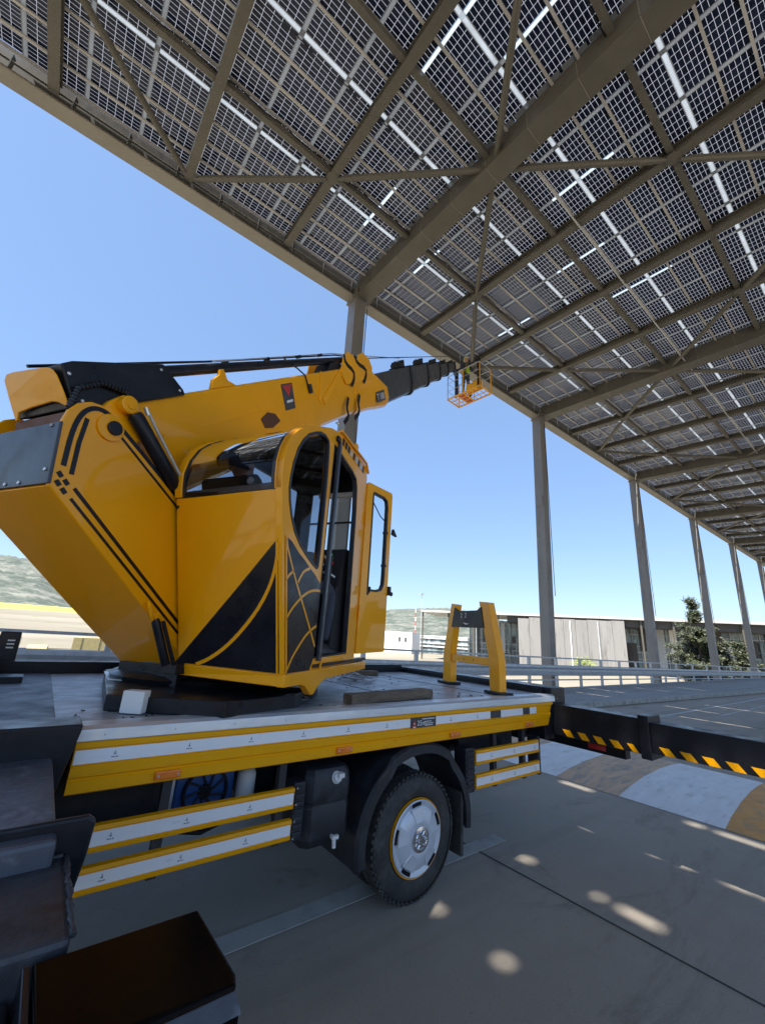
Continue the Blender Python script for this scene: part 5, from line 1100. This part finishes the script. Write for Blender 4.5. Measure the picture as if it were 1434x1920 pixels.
# console, seat, levers
cs = MB(); cs.prism([T(.25, .62, 1.53), T(.50, .62, 1.53), T(.50, .62, 2.50), T(.40, .62, 2.50), T(.30, .62, 2.15), T(.25, .62, 2.1)], B3*.34, M['seat']); cs.build('console', CB, bevel=0.015)
for (b, z, m_, r_) in ((.82, 2.44, 'glass_led', .012), (.84, 2.36, 'red', .022), (.80, 2.355, 'red', .018), (.74, 2.39, 'alu', .010), (.71, 2.35, 'alu', .009), (.76, 2.345, 'alu', .009)):
    s_ = .40-(2.50-z)*.286-.004; MB().lathe(T(s_, b, z), Vector((-A3.x*.96, -A3.y*.96, .28)), [(0, 0), (0, r_), (.010, r_*.9), (.014, r_*.6), (.014, 0)], M[m_], 12).build('control_button', CB)
MB().tube([T(.26, .70, 2.22), T(.20, .75, 2.25), T(.20, .90, 2.25), T(.27, .93, 2.22)], .010, M['alu'], 8).build('hand_bar', CB, smooth=True)
for b in (.66, 1.0): MB().tube([T(.05, b, 1.9), T(.06, b, 2.30), T(.05, b, 2.36)], [.010, .010, .020], M['black'], 8).build('control_lever', CB, smooth=True)
sc_ = bpy.data.objects.new('operator_seat', None); COL.objects.link(sc_); sc_.parent = CB; sc_.location = T(-.4, .70, 1.55)-world_loc(CB)
MB().prism([T(-.66, .47, 1.86), T(-.10, .47, 1.90), T(-.08, .47, 1.95), T(-.12, .47, 1.985), T(-.66, .47, 1.96)], B3*.48, M['seat']).build('cushion', sc_, bevel=0.03, bseg=3)
MB().prism([T(-.62, .47, 1.94), T(-.70, .47, 1.94), T(-.94, .47, 2.70), T(-.90, .47, 2.73), T(-.84, .47, 2.70)], B3*.46, M['seat']).build('seat_back', sc_, bevel=0.03, bseg=3)
MB().prism([T(-.55, .55, 1.53), T(-.2, .55, 1.53), T(-.2, .55, 1.87), T(-.55, .55, 1.87)], B3*.3, M['black']).build('seat_base', sc_)
MB().lathe(T(-.93, .90, 2.665), -A3, [(0, 0), (0, .026), (.008, .024), (.008, .012), (.008, 0)], M['white'], 18).build('seat_knob', sc_)
MB().lathe(T(-.95, .46, 2.61), -A3, [(0, 0), (0, .014), (.01, .012), (.01, 0)], M['bolt'], 12).build('window_latch', CB)
# ---- open door leaf
HP_ = SP(1.352, 0, .012); LE = Vector((math.cos(R(18.3)), math.sin(R(18.3)), 0)); LN = Vector((LE.y, -LE.x, 0))
def LF(u, z, d=0.0): return Vector((HP_.x, HP_.y, z))+LE*u+LN*d
DR = bpy.data.objects.new('cab_door', None); COL.objects.link(DR); DR.parent = CB; DR.location = LF(.2, 1.6)-world_loc(CB)
WN = [(.105, 2.12), (.16, 2.16), (.27, 2.165), (.36, 2.19), (.395, 2.25), (.40, 2.35), (.398, 3.08), (.38, 3.15), (.33, 3.175), (.13, 3.175), (.10, 3.15)]
MB().plate([(0, 1.585), (.47, 1.605), (.475, 3.235), (.46, 3.265), (.03, 3.245), (.0, 3.22)], [WN], lambda a, b: LF(a, b), LN*-.03, M['yellow']).build('door_panel', DR, bevel=0.004)
ring_strip(WN, .020, 'window_rubber', DR, M['plastic'], lambda a, b: LF(a, b, .003), LN, -.036)
MB().add([LF(a, b, -.015) for a, b in WN], [tuple(range(len(WN)))], M['glass']).build('door_window', DR, recalc=False)
for z in (1.95, 2.85): MB().tube([LF(-.012, z-.06, .012), LF(-.012, z+.06, .012)], .010, M['yellow'], 10).build('hinge', DR, smooth=True)
MB().box(LF(.485, 2.20, .0), (.04, .05, .09), M['black'], (LE, LN, Vector((0, 0, 1)))).lathe(LF(.50, 2.17, .02), LN, [(0, 0), (0, .025), (.02, .02), (.02, 0)], M['plastic'], 14).build('door_lock', DR, bevel=0.006)
MB().prism([LF(.478, 2.80), LF(.56, 2.79), LF(.49, 2.86)], LN*.03, M['black']).build('mirror', DR)
for z in (2.80, 2.45): MB().box(LF(.40, z, -.02), (.03, .05, .025), M['black'], (LE, LN, Vector((0, 0, 1)))).build('window_clip', DR)
MB().tube([LF(.13, 2.20, -.05), LF(.16, 2.30, -.06), LF(.14, 2.16, -.05), LF(.22, 2.20, -.05)], .016, M['black'], 8).build('door_handle', DR, smooth=True)
MB().tube([LF(.12, 3.10, -.03), LF(.30, 2.96, -.03), LF(.39, 2.93, -.03)], .006, M['black'], 6).build('gas_strut', DR)

# ---- things lying on the deck
wt = MB(); rings = []; rng = random.Random(4)
for i in range(12):
    q = i/11; x = 1.86+q*.92; y = 2.68+q*.10
    rings.append([(x+rng.uniform(-.006, .006), y+a+rng.uniform(-.005, .005), Zb+.003+b+rng.uniform(-.004, .004)*(b > 0)) for a, b in ((-.06, 0), (.06, 0), (.063, .035), (.055, .068), (-.055, .068), (-.063, .03))])
wt.loft(rings, M['wood']); tag(wt.build('timber_block', bevel=0.004), 'long weathered timber block lying on the deck beside the aluminium edge', 'timber')
wt2 = MB().box((3.25, 4.45, Zb+.03), (.5, .10, .055), M['wood']); tag(wt2.build('timber_block', bevel=0.004), 'shorter timber piece lying by the far bed curb near the boom rest', 'timber')
wc = MB(); rng = random.Random(8)
for k in range(7):
    c = Vector((2.82+rng.uniform(-.06, .06), 3.95+rng.uniform(-.12, .12), Zb+.02+.008*k)); r0 = rng.uniform(.09, .15); pts = []
    for j in range(17): a = j*math.pi/8; pts.append(c+Vector((math.cos(a)*r0, math.sin(a)*r0*1.2, .012*math.sin(a*2+k))))
    wc.tube(pts, .007, M['galv'], 5)
tag(wc.build('wire_coil', smooth=True), 'loose coil of grey wire lying on the deck behind the cab door', 'wire')
dbm = MB(); rng = random.Random(21)
for k in range(120):
    x = rng.uniform(.0, 3.6); y = rng.choice((rng.uniform(2.62, 3.0), rng.uniform(3.0, 4.8)))
    if (x-1.2)**2+(y-3.75)**2 < 1.3: continue
    a = rng.uniform(0, 3.14); l_ = rng.uniform(.008, .03); dbm.box((x, y, Zb+.004), (l_, .006, .005), M['black'], (Vector((math.cos(a), math.sin(a), 0)), Vector((-math.sin(a), math.cos(a), 0)), Vector((0, 0, 1))))
tag(dbm.build('litter'), kind='stuff', label='dark crumbs and twigs scattered over the grey deck', cat='litter')

# ================================================================ PEOPLE
def skin_body(name, joints, edges, parent, m, root='pelvis', sub=2):
    """joints: name -> (pos, rx, ry)"""
    ks = list(joints); me = bpy.data.meshes.new(name); org = world_loc(parent)
    me.from_pydata([Vector(joints[k][0])-org for k in ks], [(ks.index(a), ks.index(b)) for a, b in edges], [])
    o = bpy.data.objects.new(name, me); COL.objects.link(o); o.parent = parent
    sm = o.modifiers.new('skin', 'SKIN'); sm.use_smooth_shade = True
    lay = me.skin_vertices[0] if me.skin_vertices else None
    if lay is None:
        bm = bmesh.new(); bm.from_mesh(me); bm.verts.layers.skin.verify(); bm.to_mesh(me); bm.free(); lay = me.skin_vertices[0]
    for i, k in enumerate(ks):
        lay.data[i].radius = (joints[k][1], joints[k][2]); lay.data[i].use_root = (k == root)
    ss = o.modifiers.new('sub', 'SUBSURF'); ss.levels = sub; ss.render_levels = sub
    me.materials.append(m); return o
def head_mesh(name, c, fwd, up, parent, scale=1.0, cap=None):
    f = Vector(fwd).normalized(); u_ = Vector(up).normalized(); r_ = f.cross(u_).normalized(); u_ = r_.cross(f)
    c = Vector(c); rings = []; n = 18
    lv = [(-.115, .030, .040, .050), (-.105, .045, .055, .035), (-.08, .055, .075, .020), (-.05, .064, .088, .008), (-.02, .070, .095, .0), (.01, .073, .098, -.004), (.04, .075, .100, -.008), (.07, .070, .095, -.010), (.095, .055, .075, -.010), (.112, .028, .040, -.010)]
    for z, w_, d_, sh in lv:
        rg = []
        for k in range(n):
            a = 2*math.pi*k/n; x = math.sin(a)*w_; y = math.cos(a)*d_+sh
            if abs(math.sin(a)) < .2 and math.cos(a) > 0:           # nose ridge, lips
                y += {-.02: .018, -.05: .012, .01: .008}.get(z, 0)
            if .2 < abs(math.sin(a)) < .6 and math.cos(a) > 0 and abs(z-.01) < .005: y -= .008
            rg.append(c+(r_*x+f*y+u_*z)*scale)
        rings.append(rg)
    h = MB().loft(rings, M['skin']); 
    for s_ in (-1, 1): h.lathe(c+(r_*s_*.074+f*-.005+u_*-.005)*scale, r_*s_, [(0, 0), (0, .022*scale), (.010, .026*scale), (.014, .018*scale), (.010, 0)], M['skin'], 12)
    o = h.build('head', parent, smooth=True, angle=80)
    e = MB()
    for s_ in (-1, 1): e.lathe(c+(r_*s_*.030+f*.082+u_*.012)*scale, f, [(0, 0), (0, .011*scale), (.004, .008*scale), (.006, 0)], M['white'], 10).lathe(c+(r_*s_*.030+f*.089+u_*.012)*scale, f, [(0, 0), (0, .005*scale), (.002, 0)], M['hair'], 8)
    e.build('eyes', parent)
    hr = MB(); rings = []
    for z, w_, d_, sh in [(-.03, .074, .070, -.035), (.02, .080, .088, -.026), (.06, .083, .106, -.012), (.09, .070, .092, -.012), (.118, .045, .060, -.012), (.125, .01, .01, -.012)]:
        rings.append([c+(r_*math.sin(2*math.pi*k/n)*w_+f*(math.cos(2*math.pi*k/n)*d_+sh)+u_*z)*scale for k in range(n)])
    hr.loft(rings, M[cap or 'hair']); hr.build('cap' if cap else 'hair', parent, smooth=True, angle=80); return o
def hand(parent, wrist, dirn, palm_n, side=1):
    d = Vector(dirn).normalized(); nrm = Vector(palm_n).normalized(); s_ = d.cross(nrm).normalized(); nrm = s_.cross(d); w_ = Vector(wrist)
    j = {'w': (w_, .022, .026), 'p': (w_+d*.05, .016, .036), 'k': (w_+d*.085, .013, .038)}; ed = [('w', 'p'), ('p', 'k')]
    for i, (off, L_) in enumerate(((-.030, .066), (-.010, .076), (.010, .072), (.030, .056))):
        a = w_+d*.088+s_*off; b = a+d*L_*.45-nrm*.010; c = b+d*L_*.30-nrm*.022; e = c+d*L_*.12-nrm*.022
        for q, (p, r_) in enumerate(((a, .0095), (b, .009), (c, .0085), (e, .007))): j[f'f{i}{q}'] = (p, r_, r_)
        ed += [('k', f'f{i}0'), (f'f{i}0', f'f{i}1'), (f'f{i}1', f'f{i}2'), (f'f{i}2', f'f{i}3')]
    t0 = w_+d*.03+s_*side*.030; t1 = t0+d*.030+s_*side*.022-nrm*.012; t2 = t1+d*.028+s_*side*.004-nrm*.016
    j['t0'] = (t0, .012, .012); j['t1'] = (t1, .0105, .0105); j['t2'] = (t2, .008, .008); ed += [('p', 't0'), ('t0', 't1'), ('t1', 't2')]
    return skin_body('hand', j, ed, parent, M['skin'], 'w', 1)
def shoe(parent, ankle, toe):
    a = Vector(ankle); t = Vector(toe); f = (t-a); f.z = 0; f.normalize(); s_ = Vector((-f.y, f.x, 0)); z0 = t.z; rings = []
    for q, w_, hgt in ((-.075, .028, .05), (-.06, .036, .085), (0, .040, .095), (.06, .042, .080), (.12, .046, .055), (.17, .044, .045), (.20, .030, .035), (.212, .012, .02)):
        p = Vector((a.x, a.y, z0-.03))+f*q; rings.append([p-s_*w_, p-s_*w_*1.02+Vector((0, 0, .02)), p-s_*w_*.75+Vector((0, 0, hgt*.8)), p+Vector((0, 0, hgt)), p+s_*w_*.75+Vector((0, 0, hgt*.8)), p+s_*w_*1.02+Vector((0, 0, .02)), p+s_*w_])
    MB().loft(rings, M['shoe']).build('shoe', parent, smooth=True, angle=50)
# operator sitting in the cab
P1 = thing('person', T(-.35, .70, 1.99), 'operator in dark clothes and black shoes sitting inside the crane cab', 'person')
J = {'pelvis': (T(-.44, .70, 2.06), .125, .15), 'belly': (T(-.50, .68, 2.24), .11, .14), 'chest': (T(-.57, .64, 2.50), .115, .165), 'neck0': (T(-.63, .61, 2.67), .065, .08), 'neck1': (T(-.655, .59, 2.77), .048, .048),
     'hipr': (T(-.36, .80, 2.03), .085, .085), 'kneer': (T(.16, .92, 2.12), .064, .064), 'kneer2': (T(.22, .925, 2.06), .060, .060), 'calfr': (T(.19, .94, 1.90), .052, .052), 'ankr': (T(.15, .95, 1.68), .038, .038),
     'hipl': (T(-.36, .60, 2.03), .085, .085), 'kneel': (T(.10, .56, 2.12), .064, .064), 'kneel2': (T(.14, .55, 2.06), .06, .06), 'calfl': (T(.16, .54, 1.88), .052, .052), 'ankl': (T(.16, .54, 1.68), .038, .038),
     'shr': (T(-.57, .82, 2.58), .062, .062), 'elr': (T(-.40, .96, 2.27), .046, .046), 'wrr': (T(-.14, .95, 2.33), .030, .030), 'shl': (T(-.57, .45, 2.58), .062, .062), 'ell': (T(-.42, .45, 2.27), .046, .046), 'wrl': (T(-.16, .56, 2.33), .030, .030)}
Ed = [('pelvis', 'belly'), ('belly', 'chest'), ('chest', 'neck0'), ('neck0', 'neck1'), ('pelvis', 'hipr'), ('hipr', 'kneer'), ('kneer', 'kneer2'), ('kneer2', 'calfr'), ('calfr', 'ankr'), ('pelvis', 'hipl'), ('hipl', 'kneel'), ('kneel', 'kneel2'), ('kneel2', 'calfl'), ('calfl', 'ankl'), ('chest', 'shr'), ('shr', 'elr'), ('elr', 'wrr'), ('chest', 'shl'), ('shl', 'ell'), ('ell', 'wrl')]
skin_body('body', J, Ed, P1, M['cloth'])
JS = {'a': (T(-.47, .70, 2.14), .135, .165), 'b': (T(-.51, .70, 2.26), .125, .16), 'pelvis': (T(-.57, .64, 2.48), .128, .18), 'd': (T(-.62, .62, 2.62), .085, .12), 'e': (T(-.57, .82, 2.58), .070, .070), 'f': (T(-.51, .875, 2.47), .062, .062), 'g': (T(-.57, .45, 2.58), .070, .070), 'h': (T(-.51, .44, 2.47), .062, .062)}
skin_body('shirt', JS, [('a', 'b'), ('b', 'pelvis'), ('pelvis', 'd'), ('pelvis', 'e'), ('e', 'f'), ('pelvis', 'g'), ('g', 'h')], P1, M['shirt'])
head_mesh('head', T(-.67, .575, 2.90), A3+Vector((0, 0, .1)), (0, 0, 1), P1, 1.0)
hand(P1, T(-.14, .95, 2.33), A3*.9+B3*.2+Vector((0, 0, .1)), (0, 0, 1)); hand(P1, T(-.16, .56, 2.33), A3, (0, 0, 1), -1)
shoe(P1, T(.15, .95, 1.66), T(.42, .96, 1.61)); shoe(P1, T(.16, .54, 1.66), T(.42, .53, 1.57))
# worker standing in the basket
bx = BP(.55, .42, 0); fz = bx.z+.022
P2 = thing('person', (bx.x, bx.y, fz), 'worker in a yellow green high visibility vest standing in the boom basket', 'person')
f2 = Vector((-.3, -.95, 0)).normalized(); s2_ = Vector((-f2.y, f2.x, 0))
def WP(a, b, z): return Vector((bx.x, bx.y, fz))+s2_*a+f2*b+Vector((0, 0, z))
J = {'pelvis': (WP(0, 0, .95), .11, .15), 'belly': (WP(0, 0, 1.1), .10, .14), 'chest': (WP(0, 0, 1.33), .11, .165), 'neck0': (WP(0, 0, 1.46), .06, .08), 'neck1': (WP(0, .01, 1.53), .048, .048)}
Ed = [('pelvis', 'belly'), ('belly', 'chest'), ('chest', 'neck0'), ('neck0', 'neck1')]
for s_, n_2 in ((1, 'r'), (-1, 'l')):
    J['hip'+n_2] = (WP(.09*s_, 0, .90), .085, .085); J['knee'+n_2] = (WP(.11*s_, .02, .50), .058, .058); J['ank'+n_2] = (WP(.12*s_, -.01, .09), .036, .036)
    J['sh'+n_2] = (WP(.18*s_, 0, 1.42), .06, .06); J['el'+n_2] = (WP(.27*s_, .06, 1.18), .044, .044); J['wr'+n_2] = (WP(.20*s_, .26, 1.06), .03, .03)
    Ed += [('pelvis', 'hip'+n_2), ('hip'+n_2, 'knee'+n_2), ('knee'+n_2, 'ank'+n_2), ('chest', 'sh'+n_2), ('sh'+n_2, 'el'+n_2), ('el'+n_2, 'wr'+n_2)]
skin_body('body', J, Ed, P2, M['cloth'], sub=1)
skin_body('vest', {'a': (WP(0, 0, .98), .125, .17), 'pelvis': (WP(0, 0, 1.15), .12, .165), 'c': (WP(0, 0, 1.34), .125, .19), 'd': (WP(0, 0, 1.44), .08, .14)}, [('a', 'pelvis'), ('pelvis', 'c'), ('c', 'd')], P2, M['hivis'], sub=1)
head_mesh('head', WP(0, .02, 1.65), f2, (0, 0, 1), P2, 1.0, cap='hivis')
hand(P2, WP(.20, .26, 1.06), f2, (0, 0, 1)); hand(P2, WP(-.20, .26, 1.06), f2, (0, 0, 1), -1)
shoe(P2, WP(.12, 0, .05), WP(.12, .2, .033)); shoe(P2, WP(-.12, 0, .05), WP(-.12, .2, .033))

# shared groups for repeats
grp = {'shrub': 'green bushes beyond the railing', 'conifer_tree': 'dark conifers by the terminal', 'timber_block': 'timber pieces on the truck deck', 'rubble_heap': 'rubble heaps on the building site', 'storage_tank': 'storage tanks on the building site'}
for o in list(COL.objects):
    b = o.name.split('.')[0]
    if o.parent is None and b in grp: o['group'] = grp[b]
